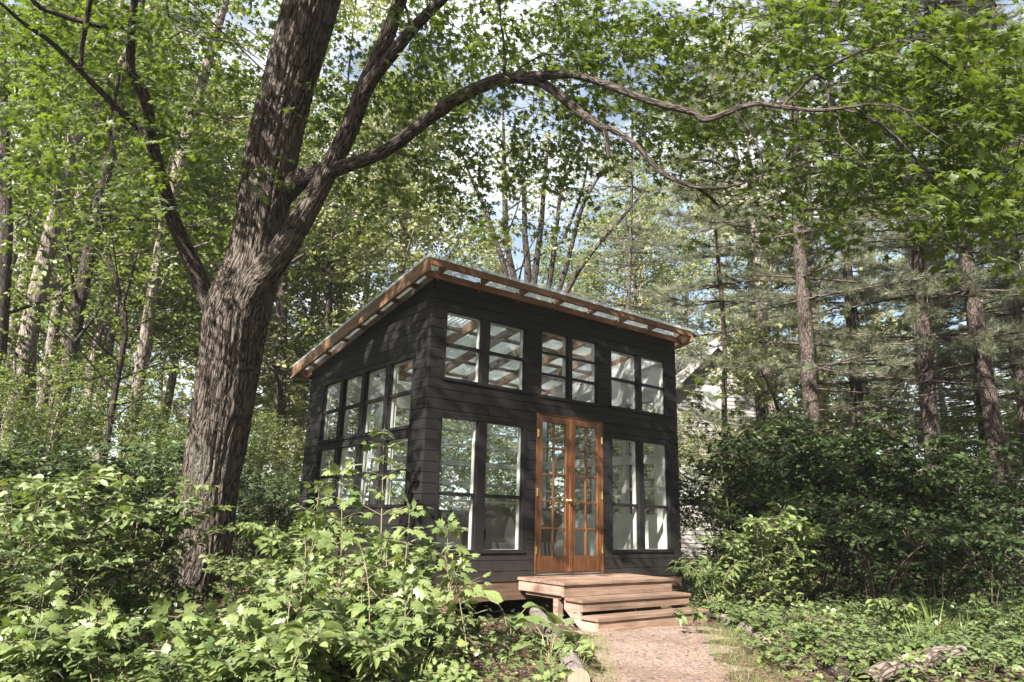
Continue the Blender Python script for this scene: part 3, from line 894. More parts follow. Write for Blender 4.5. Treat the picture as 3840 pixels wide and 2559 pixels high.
def tpart(mb, name, m='darkwood', root=None, bevel=.004):
    o = mb.build(name, M[m], root, bevel=bevel); o.location = [-v for v in root.location]; return o


mb = MB(); mb.box(.14, 1.32, .32, .92, .715, .755); tpart(mb, 'tabletop', root=tb)
mb = MB(); mb.box(.19, 1.27, .36, .385, .58, .713); mb.box(.19, 1.27, .855, .88, .58, .713); tpart(mb, 'apron', root=tb)
for x in (.17, 1.20):
    for y in (.35, .80):
        mb = MB(); mb.box(x, x + .09, y, y + .09, 0, .713)
        s = 1 if x < .5 else -1; xb = x + .09 if s > 0 else x
        mb.prism([(xb, .579), (xb + s * .07, .579), (xb + s * .035, .55), (xb + s * .012, .53), (xb, .46)], y + .02, y + .06, lambda a, b, d: (a, d, b))
        tpart(mb, 'leg', root=tb)
mb = MB(); mb.box(.26, 1.20, .38, .41, .20, .30); tpart(mb, 'stretcher', root=tb)


def wicker_chair(loc, rz, label):
    r = empty('wicker_chair', loc, label, 'chair', 'wicker chairs inside the cabin'); r.rotation_euler.z = rz
    def shell(rad, z0, z1, a0, a1, flare, name):
        mb = MB(); n, m = 22, 8; vs = []; fs = []
        for t in (0, .02):
            for i in range(n + 1):
                a = a0 + (a1 - a0) * i / n; hgt = z0 + (z1 - z0) * (.55 + .45 * math.sin(math.pi * i / n) ** .8)
                for j in range(m + 1):
                    u = j / m; rr = (rad + flare * u * u) - t
                    vs.append((rr * math.cos(a), rr * math.sin(a), z0 + (hgt - z0) * u))
        k = (n + 1) * (m + 1)
        for i in range(n):
            for j in range(m):
                q = i * (m + 1) + j; fs.append((q, q + m + 1, q + m + 2, q + 1)); fs.append((k + q + 1, k + q + m + 2, k + q + m + 1, k + q))
        for i in range(n):
            q = i * (m + 1) + m; fs.append((q, q + m + 1, k + q + m + 1, k + q))
        mb.add(vs, fs); mb.build(name, M['wicker'], r, smooth=True)
    shell(.31, .36, .86, R(-20), R(200), .10, 'backrest')
    mb = MB(); mb.rod([(0, 0, .33), (0, 0, .37), (0, 0, .39)], [.32, .33, .30], 24); mb.build('seat', M['wicker'], r)
    mb = MB(); mb.rod([(0, -.02, .392), (0, -.02, .43), (0, -.02, .465)], [.27, .29, .24], 22); mb.build('cushion', M['cushion'], r, smooth=True)
    for a in (45, 135, 225, 315):
        mb = MB(); c, s = math.cos(R(a)), math.sin(R(a)); mb.rod([(.24 * c, .24 * s, .34), (.29 * c, .29 * s, .0)], .017, 8); mb.build('leg', M['wicker'], r, smooth=True)
    for s in (-1, 1):
        mb = MB(); pts = [(s * .24, .40 * math.sin(t), .03 + .10 * (t / 1.2) ** 2) for t in np.linspace(-1.2, 1.2, 12)]; mb.rod(pts, .014, 8); mb.build('rocker', M['wicker'], r, smooth=True)
    return r


wicker_chair((1.95, 1.45, 0), R(-200), 'grey wicker rocking chair with pale cushion, seen through the left glazed door')
wicker_chair((3.05, 1.55, 0), R(130), 'grey wicker rocking chair seen through the right glazed door')

# ------------------------------------------------------------------ house beyond the trees
hb = gpos(1655, 27)
house = empty('grey_house', hb, 'pale grey gabled house standing beyond the trees right of the cabin', 'house')
house.rotation_euler.z = R(-28)
zt = float(at(1655, 770, 27)[2] - hb[2])
hw = 4.0; ev = zt - 3.9
mb = MB(); mb.prism([(-hw, -.5), (hw, -.5), (hw, ev), (0, zt), (-hw, ev)], 0, 9, lambda a, b, d: (a, d, b)); wl = mb.build('wall', M['housewall'], house)
mb = MB()
k = 0; z = 0.1
while z < zt - .2:
    x = hw if z < ev else hw * (zt - z) / (zt - ev)
    mb.box(-x + .01, x - .01, -.03, -.002, z, z + .012); z += .16
mb.build('lap_siding', M['housewall'], wl)
for s in (-1, 1):
    mb = MB(); d = .22; nx_, nz_ = (zt - ev), hw
    ln = math.hypot(nx_, nz_); ux, uz = nx_ / ln * d, nz_ / ln * d
    x0, z0 = s * (hw + .45), ev - .45 * nx_ / hw
    mb.prism([(x0, z0 + .01), (0, zt + .01), (0, zt + .01 + d), (x0 + s * ux * .3, z0 + uz)], -.55, 9.5, lambda a, b, d: (a, d, b)); mb.build('roof', M['houseroof'], house)
    mb = MB(); mb.prism([(x0 - s * .0, z0 - .16), (0, zt - .16), (0, zt + .0), (x0, z0)], -.56, -.50, lambda a, b, d: (a, d, b)); mb.build('rake_trim', M['trim'], house)
for x, z in ((-1.1, 2.2), (1.1, 2.2), (0, zt - 3.0)):
    mb = MB(); mb.box(x - .5, x + .5, -.05, -.001, z, z + 1.3); wn = mb.build('window', M['trim'], house)
    mb = MB(); mb.box(x - .42, x + .42, -.055, -.052, z + .08, z + 1.22); mb.build('pane', M['glass'], wn)

# ------------------------------------------------------------------ the big maple
base = ground_at(446, 1372); D0 = float((base - CAM) @ _f)
maple = empty('maple_tree', base, 'big leaning maple with rough grey bark and arching limbs beside the cabin', 'tree')


def px_path(rows, n):
    """rows: (dx, dy, depth, width) read off the photograph -> path and radii in metres."""
    P = []
    for dx, dy, dep, w in rows:
        p = at(dx, dy, dep); P.append([*p, w * K / FOC * dep / 2])
    Q = cr_path(P, n)
    return Q[:, :3], Q[:, 3]


D = D0
trunk_rows = [(440, 1400, D, 128), (446, 1340, D, 118), (472, 1250, D - .05, 124), (484, 1120, D - .1, 128), (498, 1027, D - .15, 136), (520, 880, D - .25, 140), (535, 787, D - .3, 142), (545, 715, D - .35, 150),
              (572, 640, D - .4, 136), (594, 551, D - .45, 122), (626, 352, D - .55, 124), (668, 176, D - .7, 123), (716, 0, D - .9, 128), (745, -110, D - 1.0, 118), (785, -330, D - 1.1, 100), (810, -600, D - 1.1, 70)]
MAPLE_PATHS = []


def wood(name, rows, n, sides, rough, m, parent, seed=0, extra=(), ridge=0.0):
    tb_ = []
    for rw in [rows] + list(extra):
        p, r = px_path(rw, n if rw is rows else max(10, n // 2)); tb_.append((p, r, sides)); MAPLE_PATHS.append(p)
    return link(name, tubes_mesh(name, tb_, M[m], base, rough, seed, ridge), parent)


tp, trad = px_path(trunk_rows, 300)
h_ = tp[:, 2] - base[2]
trad *= .94 + .12 * np.exp(-np.clip(h_, 0, None) / .25)
tr = link('trunk', tubes_mesh('trunk', [(tp, trad, 190)], M['maple_bark'], base, .035, 3, .022), maple)
d2 = D - .75
wood('limb', [(560, 700, D - .5, 68), (592, 645, D - .6, 74), (642, 584, d2, 60), (703, 488, d2, 51), (750, 400, d2 - .1, 46), (801, 300, d2 - .25, 42), (836, 205, d2 - .4, 39), (880, 105, d2 - .6, 35), (921, -5, d2 - .8, 30), (960, -150, d2 - 1, 28)],
     160, 120, .04, 'maple_bark', maple, 11, ridge=.012)
wood('limb', [(838, 212, d2 - .42, 32), (862, 172, d2 - .55, 31), (905, 120, d2 - .7, 28), (952, 62, d2 - .85, 26), (1020, -5, d2 - 1.1, 22), (1110, -95, d2 - 1.4, 15)], 40, 24, .05, 'limb_bark', maple, 12,
     [[(943, 70, d2 - .8, 8), (938, 35, d2 - .8, 7), (930, 10, d2 - .8, 6), (925, -20, d2 - .8, 5)]])
d3 = D - .9
ARCH = [(648, 440, D - .35, 66), (700, 408, D - .75, 44), (745, 396, d3 + .05, 35), (797, 381, d3 - .1, 33), (889, 345, d3 - .3, 30), (975, 281, d3 - .55, 29), (1056, 224, d3 - .8, 30), (1131, 189, d3 - 1.0, 28), (1168, 181, d3 - 1.1, 26)]
wood('limb', ARCH + [(1242, 175, d3 - 1.35, 22), (1324, 173, d3 - 1.55, 17), (1428, 208, d3 - 1.8, 17), (1494, 233, d3 - 1.95, 15), (1593, 259, d3 - 2.2, 14), (1625, 275, d3 - 2.3, 15), (1725, 241, d3 - 2.5, 11), (1796, 246, d3 - 2.65, 10), (1888, 254, d3 - 2.9, 8), (2025, 239, d3 - 3.2, 5), (2110, 262, d3 - 3.4, 3)],
     130, 20, .05, 'limb_bark', maple, 13,
     [[(1796, 246, d3 - 2.65, 7), (1830, 212, d3 - 2.7, 6), (1867, 178, d3 - 2.8, 6), (1969, 122, d3 - 3, 5), (2070, 97, d3 - 3.2, 3), (2150, 85, d3 - 3.3, 2)],
      [(1900, 252, d3 - 2.9, 6), (1928, 249, d3 - 2.95, 6), (2004, 274, d3 - 3.1, 5), (2070, 325, d3 - 3.2, 5), (2121, 386, d3 - 3.3, 4), (2167, 427, d3 - 3.4, 2)],
      [(1918, 252, d3 - 2.9, 5), (1926, 285, d3 - 2.95, 4), (1935, 320, d3 - 3, 4), (1990, 370, d3 - 3.05, 3), (2010, 440, d3 - 3.1, 2)],
      [(1867, 178, d3 - 2.8, 5), (1895, 190, d3 - 2.85, 5), (1903, 225, d3 - 2.9, 5), (1905, 252, d3 - 2.9, 4)],
      [(2010, 240, d3 - 3.2, 4), (2060, 250, d3 - 3.3, 3), (2130, 300, d3 - 3.5, 3), (2200, 345, d3 - 3.6, 2)],
      [(1690, 255, d3 - 2.45, 4), (1722, 300, d3 - 2.5, 3), (1752, 370, d3 - 2.5, 3), (1745, 420, d3 - 2.5, 2)],
      [(1156, 185, d3 - 1.1, 8), (1160, 150, d3 - 1.1, 7), (1158, 100, d3 - 1.1, 6), (1150, 40, d3 - 1.1, 5), (1148, -40, d3 - 1.1, 4)],
      [(1172, 180, d3 - 1.1, 4), (1205, 150, d3 - 1.3, 4), (1262, 125, d3 - 1.5, 3), (1360, 140, d3 - 1.7, 2)]])
wood('limb', [(1180, 178, d3 - 1.15, 26), (1242, 190, d3 - 1.3, 22), (1298, 230, d3 - 1.4, 20), (1335, 260, d3 - 1.5, 19), (1380, 292, d3 - 1.6, 17), (1408, 298, d3 - 1.65, 13), (1461, 334, d3 - 1.8, 12), (1500, 378, d3 - 1.9, 11), (1539, 407, d3 - 2.0, 10), (1591, 428, d3 - 2.1, 9), (1649, 432, d3 - 2.2, 8), (1712, 421, d3 - 2.3, 4)],
     80, 18, .05, 'limb_bark', maple, 14,
     [[(1388, 292, d3 - 1.62, 11), (1394, 320, d3 - 1.62, 11), (1398, 358, d3 - 1.62, 10), (1399, 366, d3 - 1.62, 6)],
      [(1600, 431, d3 - 2.1, 7), (1630, 452, d3 - 2.1, 7), (1655, 474, d3 - 2.1, 6), (1685, 460, d3 - 2.2, 4), (1712, 458, d3 - 2.2, 3)]])
d4 = D - .45
wood('limb', [(505, 740, D - .55, 44), (482, 698, d4, 42), (440, 600, d4 - .1, 36), (402, 515, d4 - .3, 33), (375, 425, d4 - .5, 30), (347, 318, d4 - .7, 27), (338, 246, d4 - .9, 28), (320, 200, d4 - 1, 27), (302, 170, d4 - 1.1, 22), (299, 123, d4 - 1.2, 19), (306, 35, d4 - 1.4, 16), (315, -60, d4 - 1.6, 12)],
     90, 28, .05, 'limb_bark', maple, 15,
     [[(347, 322, d4 - .7, 18), (310, 285, d4 - .8, 16), (264, 243, d4 - 1, 15), (197, 176, d4 - 1.3, 13), (123, 102, d4 - 1.6, 11), (53, 53, d4 - 1.9, 9), (0, 7, d4 - 2.1, 7), (-70, -40, d4 - 2.3, 5)],
      [(186, 160, d4 - 1.35, 9), (188, 110, d4 - 1.4, 10), (197, 60, d4 - 1.5, 11), (208, -5, d4 - 1.6, 11), (220, -80, d4 - 1.7, 9)],
      [(303, 160, d4 - 1.1, 9), (285, 70, d4 - 1.2, 12), (240, 62, d4 - 1.3, 12), (197, 52, d4 - 1.4, 12), (141, 35, d4 - 1.5, 12), (95, 18, d4 - 1.6, 11), (60, -15, d4 - 1.7, 10)],
      [(262, 240, d4 - 1, 9), (252, 270, d4 - 1, 9), (255, 316, d4 - 1, 8), (264, 362, d4 - 1, 8), (283, 384, d4 - 1, 5)],
      [(262, 240, d4 - 1, 9), (270, 190, d4 - 1, 8), (277, 150, d4 - 1, 8)],
      [(380, -20, d4 - 1.4, 5), (395, 50, d4 - 1.4, 5), (470, 85, d4 - 1.5, 4), (540, 100, d4 - 1.5, 3)],
      [(420, -10, d4 - 1.2, 4), (470, 35, d4 - 1.2, 4), (530, 90, d4 - 1.2, 3), (600, 140, d4 - 1.2, 2)]])

GRID = ["777777632478888888865322", "777777631478888876756653", "777756631468888766656775", "666764545677666767545677", "666664435666655667567667",
        "655553325656544577767656", "555543325526322367766555", "444332113214200012455444", "333221000000000000122233"]
GRID0 = ["888888888888888888888888"] * 2 + GRID            # the crown goes on above the picture


def canopy(n, seed):
    g = np.random.default_rng(seed)
    wt = np.array([[int(c) for c in r] for r in GRID0], float); wt[:2] *= .3; cw = 98.04; ch = 65.0
    wt = wt ** 1.25
    idx = g.choice(wt.size, size=n, p=(wt / wt.sum()).ravel())
    ry, cx_ = np.divmod(idx, wt.shape[1])
    # gather into drifts: jitter in clusters
    dx = (cx_ + g.random(n)) * cw; dy = (ry - 2 + g.random(n)) * ch
    cid = g.integers(0, 420, n); cx0 = g.normal(0, 26, 420); cy0 = g.normal(0, 16, 420)
    dx = dx + cx0[cid] * .0; dy = dy + 10 * np.sin(dx * .045) + 8 * np.sin(dx * .021 + dy * .05)
    keep = (np.sin(dx * .052 + 1.7 * np.sin(dy * .031)) * np.sin(dy * .083 + 1.3 * np.sin(dx * .023)) + g.normal(0, .55, n)) > -.22
    dx, dy = dx[keep], dy[keep]
    limb = D - .9 - np.clip((dx - 700) / 1400, 0, 1) * 3.2
    dep = limb + np.where(g.random(len(dx)) < .10, g.uniform(-.6, 0, len(dx)), g.uniform(.05, 2.6, len(dx)))
    dep = np.where(dx < 640, D - 1.3 + 2.8 * g.random(len(dx)) - np.where(g.random(len(dx)) < .3, 1.3, 0), dep)
    # keep leaves off the front of the trunk and stems except a few
    ontr = (np.abs(dx - np.interp(dy, [0, 176, 352, 551], [716, 668, 626, 594])) < 62) & (dy > -60)
    onst = (np.abs(dx - np.interp(dy, [0, 105, 300, 490], [921, 880, 800, 700])) < 34) & (dy < 520)
    dep = np.where(ontr | onst, D + .9 + g.random(len(dx)) * 1.5, dep)
    P = CAM + (_f[None] + ((dx * K - IW / 2) / FOC)[:, None] * _r - ((dy * K - IH / 2) / FOC)[:, None] * _u) * dep[:, None]
    return P



def sun_gap(P):
    """False where a spray would close one of the gaps the sun comes through."""
    ok = np.ones(len(P), bool)
    for c, r in (((2.4, -1.0, -.2), .85), ((1.2, -2.4, -.5), .75), ((5.3, -.9, .2), .9), ((4.3, -2.4, -.4), 1.0), ((4.72, -.55, .0), .5), ((3.6, 0, 1.0), .5), ((.2, 0, 2.7), .35), ((2.3, 0, .9), .35), ((0, 2.2, 2.2), .3), ((-2.2, 1.6, 1.2), .6), (tuple(base + np.array([-.2, -.4, 1.0])), .6)):
        d = P - np.array(c); t = d @ -SUN; q = np.linalg.norm(d + t[:, None] * SUN, axis=1)
        ok &= ~((q < r) & (t > .6))
    return ok


hubs = canopy(1500, 21)
g = np.random.default_rng(5)
hub = tp[200]
out_ = hubs - hub; out_[:, 2] *= .3
hd = _norm(_norm(out_) + g.normal(size=hubs.shape) * .6); hd[:, 2] = hd[:, 2] * .4 - .12; hd = _norm(hd)
hs = _norm(np.cross(hd, [0, 0, 1.0]))
cps, drs, tw = [], [], []
for i in range(5):
    t = g.uniform(-.42, .42, len(hubs)); sg = g.choice([-1, 1], len(hubs))
    c = hubs + hd * t[:, None] + g.normal(size=hubs.shape) * np.array([.06, .06, .05])
    cps.append(c); drs.append(_norm(hd * .7 + hs * (sg * g.uniform(.2, .9, len(hubs)))[:, None] + g.normal(size=hubs.shape) * .2 - np.array([0, 0, .15])))
cp = np.concatenate(cps); dr = np.concatenate(drs)
ok = sun_gap(cp); cp = cp[ok]; dr = dr[ok]
part = sprays(cp, dr, g.uniform(.2, .42, len(cp)), 6, .092, 'maple', g, flat=.45, droop=.30, spread=.9, petiole=.3)
link('crown', leaf_mesh('crown', [part], M['maple_leaf'], base, 1), maple)
for i in np.nonzero(sun_gap(hubs))[0]:
    q = hubs[i] - hd[i] * .38 + np.array([0, 0, .05]); k_ = hs[i] * g.normal(0, .05)
    tw.append((np.array([q, hubs[i] - hd[i] * .1 + k_, hubs[i] + hd[i] * .15 - k_, hubs[i] + hd[i] * .38 - [0, 0, .06]]), [.0055, .004, .003, .001], 3))


def shade_crown(n, seed):
    """Unseen upper crown, added to shade the cabin top and the right side."""
    g = np.random.default_rng(seed)
    P = np.array([-2.4, .2, 8.6]) + g.normal(size=(n * 6, 3)) * np.array([3.6, 3.2, 1.3])
    cl = np.sin(P[:, 0] * 1.5 + 1.2 * np.sin(P[:, 1] * 1.1)) * np.sin(P[:, 1] * 1.7 + 1.3 * np.sin(P[:, 2] * 1.3)) + g.normal(0, .35, len(P))
    d = P - CAM; zf = d @ _f; dy = (IH / 2 - FOC * (d @ _u) / zf) / K
    ok = (cl > .0) & (dy < -35) & (zf > 1) & (P[:, 2] > 5.6)
    return P[ok][:n]


up_ = shade_crown(1700, 31)
q3 = np.array([-3.9, -3.0, 8.1]) + g.normal(size=(3000, 3)) * np.array([2.3, 1.25, .75])  # second unseen leaf cluster, added to shade the upper cabin wall
k3 = np.sin(q3[:, 0] * 1.9 + np.sin(q3[:, 1] * 1.4)) * np.sin(q3[:, 1] * 2.1 + q3[:, 2]) + g.normal(0, .35, 3000) > -.1
d3_ = q3 - CAM; k3 &= (IH / 2 - FOC * (d3_ @ _u) / (d3_ @ _f)) / K < -35
up_ = np.concatenate([up_, q3[k3]]); up_ = up_[sun_gap(up_)]
for q_, rr_ in ((at(1200, 90, 8.9), 1.1), (at(1000, 110, 9.2), .9), (at(1450, 80, 8.2), .9), (at(1750, 120, 7.5), .7)):
    d_ = up_ - q_; t_ = d_ @ -SUN; up_ = up_[np.linalg.norm(d_ + t_[:, None] * SUN, axis=1) > rr_]
lt = tp[min(299, int(np.argmin(abs(tp[:, 2] - 6.6))))]
lb_ = cr_path(np.array([[*lt, .13], [*(lt + np.array([-.8, -1.6, 1.2])), .10], [-3.0, -1.2, 8.3, .07], [-4.2, -3.2, 8.3, .045], [-5.0, -4.4, 8.2, .015]]), 40)
link('limb', tubes_mesh('limb', [(lb_[:, :3], lb_[:, 3], 12)], M['limb_bark'], base, .05, 41), maple)  # unseen limb, added to carry the shading leaf cluster
part2 = sprays(up_, _norm(g.normal(size=up_.shape) * np.array([1, 1, .4])), .4, 6, .12, 'maple_s', g, flat=.5, droop=.28, spread=.9, petiole=.3)
link('crown', leaf_mesh('crown', [part2], M['maple_leaf'], base, 9), maple)
link('twigs', tubes_mesh('twigs', tw, M['limb_bark'], base), maple)
# a leafy shoot on the face of the trunk
sp = np.array([at(590, 395, D - 1.2), at(615, 405, D - 1.25), at(640, 425, D - 1.25), at(560, 400, D - 1.15), at(600, 440, D - 1.2), at(578, 415, D - 1.1)])
part = sprays(sp, np.array([[.5, -.6, -.3]] * 6) + g.normal(size=(6, 3)) * .3, .25, 7, .13, 'maple', g, petiole=.3)
link('leafy_shoot', leaf_mesh('leafy_shoot', [part], M['maple_leaf'], base, 2), maple)

# ------------------------------------------------------------------ woodland trees
def proto_broad(seed, H, r0, z0, leafmat, barkmat, nl=15, spread=1.0, size=.12, ns=1500, bend=.5, k=8, fork=False):
    g = np.random.default_rng(seed)
    n = 9; zz = np.linspace(-.4, H, n)
    px = np.cumsum(g.normal(0, bend * .25, n)); py = np.cumsum(g.normal(0, bend * .25, n)); px -= px[0]; py -= py[0]
    P = np.stack([px, py, zz], -1); path = cr_path(np.column_stack([P, np.linspace(r0 * 1.15, r0 * .18, n)]), 40)
    tubes = [(path[:, :3], path[:, 3], 10)]
    ends = []
    for i in range(nl):
        u = z0 / H + (1 - z0 / H) * (i + g.random()) / nl; u = min(u, .97); j = int(u * 39)
        p = path[j, :3]; a = g.uniform(0, 2 * math.pi); ln = spread * (1.0 + 3.0 * (1 - u) ** .7 + g.random() * .8)
        up = g.uniform(.25, .9)
        d = _norm(np.array([math.cos(a), math.sin(a), up]))
        q = [p, p + d * ln * .5 + g.normal(0, .12, 3), p + d * ln + np.array([0, 0, ln * g.uniform(-.1, .25)]) + g.normal(0, .2, 3)]
        rr = path[j, 3] * .45
        w = cr_path(np.column_stack([np.array(q), [rr, rr * .6, rr * .15]]), 10)
        tubes.append((w[:, :3], w[:, 3], 6)); ends.append(w[:, :3])
        for s in range(3):
            b = w[g.integers(3, 9), :3]; d3_ = _norm(d + g.normal(0, .7, 3)); l3 = ln * g.uniform(.25, .5)
            sub = np.array([b, b + d3_ * l3 * .5, b + d3_ * l3]); tubes.append((sub, np.array([rr * .3, rr * .2, rr * .08]), 4)); ends.append(sub)
    A = np.concatenate([e[1:] for e in ends])
    c = A[g.integers(0, len(A), ns)] + g.normal(size=(ns, 3)) * np.array([.34, .34, .22]) * (.6 + .5 * spread)
    d = _norm(g.normal(size=(ns, 3)) * np.array([1, 1, .4]) + np.array([0, 0, -.15]))
    part = sprays(c, d, g.uniform(.25, .5, ns), k, size, 'diamond', g, flat=.6, droop=.2, spread=.8)
    me_t = tubes_mesh('trunk', tubes, M[barkmat], (0, 0, 0), .03, seed)
    me_c = leaf_mesh('crown', [part], M[leafmat], (0, 0, 0), seed)
    return [('trunk', me_t), ('crown', me_c)]


def proto_pine(seed, H, r0, zdead, zlive, blen=2.8, tuft=1.0):
    g = np.random.default_rng(seed)
    zz = np.linspace(-.4, H, 8); P = np.stack([np.cumsum(g.normal(0, .05, 8)), np.cumsum(g.normal(0, .05, 8)), zz], -1); P[:, :2] -= P[0, :2]
    path = cr_path(np.column_stack([P, np.linspace(r0 * 1.1, r0 * .12, 8)]), 40)
    tubes = [(path[:, :3], path[:, 3], 12)]
    C, Dd = [], []
    z = zdead
    while z < H - .3:
        u = z / H; j = min(39, int((z + .4) / (H + .4) * 39)); p0 = path[j, :3]
        dead = z < zlive
        for b in range(g.integers(1, 4) if dead else g.integers(4, 7)):
            a = g.uniform(0, 2 * math.pi); ln = (blen * (1.0 - .75 * max(0, (z - zlive) / (H - zlive))) if not dead else g.uniform(.4, 1.0) * blen) * g.uniform(.7, 1.15)
            tilt = g.uniform(-.12, .22) if not dead else g.uniform(-.15, .15)
            d = _norm(np.array([math.cos(a), math.sin(a), tilt])); sd = np.cross(d, [0, 0, 1.0])
            pts = np.array([p0, p0 + d * ln * .5 + g.normal(0, .06, 3) + np.array([0, 0, -.06]), p0 + d * ln + np.array([0, 0, (.12 - .3 * g.random()) * ln]) + g.normal(0, .08, 3)])
            w = cr_path(np.column_stack([pts, np.array([.026, .016, .005]) * (.65 if dead else .9)]), 8); tubes.append((w[:, :3], w[:, 3], 4))
            nt_ = 5 if dead else 11
            for s in range(nt_):
                t = g.uniform(.3, 1.0); q = w[min(7, int(t * 7)), :3]; sg = g.choice([-1, 1]); dd = _norm(d * .8 + sd * sg * g.uniform(.4, 1) + np.array([0, 0, g.uniform(-.1, .3)]))
                l2 = g.uniform(.2, .6) * (1.2 - t * .5) * (1 if not dead else .8)
                tubes.append((np.array([q, q + dd * l2]), np.array([.007, .002]), 3))
                if not dead or g.random() < .12:
                    for e in np.linspace(.3, 1.0, 5): C.append(q + dd * l2 * e); Dd.append(dd)
        z += g.uniform(.35, .75)
    C = np.array(C); Dd = np.array(Dd); m = len(C); k = int(20 * tuft)
    Cc = np.repeat(C, k, 0); T = _norm(np.repeat(Dd, k, 0) * .75 + rdir(m * k, g) * .8 + np.array([0, 0, .15])); Nn = rdir(m * k, g)
    hue = np.repeat(g.normal(.5, .2, m), k) + g.normal(0, .1, m * k)
    me_c = leaf_mesh('needles', [(Cc, T, Nn, g.uniform(.11, .18, m * k), 'needle', hue)], M['needle'], (0, 0, 0), seed)
    return [('trunk', tubes_mesh('trunk', tubes, M['pine_bark'], (0, 0, 0), .03, seed)), ('needles', me_c)]


PROTO = {
    'b0': proto_broad(101, 15, .17, 3.0, 'pale_leaf', 'wood_bark', 18, 1.0, .15, 1900),
    'b1': proto_broad(102, 17, .20, 4.5, 'pale_leaf', 'wood_bark', 18, 1.2, .15, 2000),
    'b2': proto_broad(103, 13, .12, 5.0, 'wood_leaf', 'wood_bark', 16, .9, .12, 1700),
    'b3': proto_broad(104, 16, .16, 6.5, 'wood_leaf', 'wood_bark', 18, 1.15, .13, 2000),
    'u0': proto_broad(105, 6.0, .06, .6, 'wood_leaf', 'wood_bark', 14, .75, .10, 1500, .3),
    'u1': proto_broad(106, 5.0, .05, .4, 'pale_leaf', 'wood_bark', 14, .75, .11, 1400, .3),
    'p0': proto_pine(111, 18, .23, 1.6, 3.2, 3.0), 'p1': proto_pine(112, 20, .26, 2.2, 4.4, 3.4), 'p2': proto_pine(113, 15, .17, 1.2, 2.2, 2.6),
}


def plant(kind, name, loc, label, cat, group=None, rz=None, sc=1.0, lean=(0, 0), szn=1.0):
    r = empty(name, loc, label, cat, group)
    r.rotation_euler = (lean[0], lean[1], random.uniform(0, 6.28) if rz is None else rz); r.scale = (sc, sc, sc * szn)
    for nm, me in PROTO[kind]: link(nm, me, r)
    return r


def traced_tree(name, label, rows, bark, ns, leafmat, leafsize, seed, H=15, z0=3.0, extra=(), cat='tree', pine=False):
    """A tree whose trunk follows the photograph at its own distance, carried down to the ground and up to its top."""
    g = np.random.default_rng(seed)
    dep = rows[0][2]
    P = [[*at(a, b, c), w * K / FOC * c / 2] for a, b, c, w in rows]
    lo = np.array(P[0][:3]); sl = (np.array(P[1][:3]) - lo); sl = sl / sl[2]
    zb = float(gz(lo[0], lo[1]))
    bt = lo + sl * (zb - .3 - lo[2])
    P = [[*bt, P[0][3] * 1.12]] + P
    hi = np.array(P[-1][:3]); s2 = hi - np.array(P[-2][:3]); s2 = s2 / max(abs(s2[2]), .2); s2[2] = 1
    if hi[2] < H: P.append([*(hi + s2 * (H - hi[2])), P[-1][3] * .25])
    b0 = np.array([bt[0], bt[1], zb])
    r = empty(name, b0, label, cat)
    path = cr_path(P, 60)
    tubes = [(path[:, :3], path[:, 3], 14)]; ends = []
    for rw in extra:
        Q = cr_path([[*at(a, b, c), w * K / FOC * c / 2] for a, b, c, w in rw], 24); tubes.append((Q[:, :3], Q[:, 3], 8)); ends.append(Q[8:, :3])
    for i in range(14):
        zc = zb + z0 + (H - z0 - zb) * (i + g.random()) / 14; j = int(np.argmin(abs(path[:, 2] - zc))); p = path[j, :3]; rr = max(path[j, 3] * .35, .012)
        a = g.uniform(0, 6.28); d = _norm(np.array([math.cos(a), math.sin(a), g.uniform(-.1, .25) if pine else g.uniform(.2, .9)])); ln = g.uniform(1.4, 3.2)
        w = cr_path(np.column_stack([np.array([p, p + d * ln * .5 + g.normal(0, .1, 3), p + d * ln + g.normal(0, .2, 3)]), [rr, rr * .6, rr * .15]]), 10)
        tubes.append((w[:, :3], w[:, 3], 6)); ends.append(w[4:, :3])
    link('trunk', tubes_mesh('trunk', tubes, M[bark], b0, .03, seed), r)
    if ns:
        A = np.concatenate(ends); c = A[g.integers(0, len(A), ns)] + g.normal(size=(ns, 3)) * np.array([.45, .45, .3])
        d = _norm(g.normal(size=(ns, 3)) * np.array([1, 1, .4]) + np.array([0, 0, -.15]))
        part = sprays(c, d, g.uniform(.25, .5, ns), 8, leafsize, 'diamond' if leafsize > .11 else 'oval', g, flat=.6, droop=.2, spread=.8)
        link('crown', leaf_mesh('crown', [part], M[leafmat], b0, seed), r)
    return r


# trunks one can pick out on the left
T_ = traced_tree
T_('woodland_tree', 'thick grey trunk leaning right at the left edge of the wood', [(38, 930, 14, 42), (72, 740, 14, 40), (108, 580, 14, 36), (140, 450, 14, 32), (165, 340, 14, 27), (205, 270, 14, 14)], 'wood_bark', 420, 'wood_leaf', .12, 201,
   extra=[[(165, 340, 14, 20), (158, 250, 14, 14), (150, 150, 14, 9)]])
T_('woodland_tree', 'dark slender trunk second from the left edge, close beside the thick grey one', [(150, 880, 13.5, 30), (182, 700, 13.5, 30), (214, 540, 13.5, 28), (245, 390, 13.5, 24)], 'limb_bark', 420, 'wood_leaf', .12, 202)
T_('woodland_tree', 'pale grey trunk leaning right between the dark trunks and the big maple', [(300, 985, 15, 24), (330, 800, 15, 25), (362, 600, 15, 24), (395, 450, 15, 27), (430, 310, 15, 27), (470, 170, 15, 22)], 'wood_bark', 420, 'wood_leaf', .13, 203)
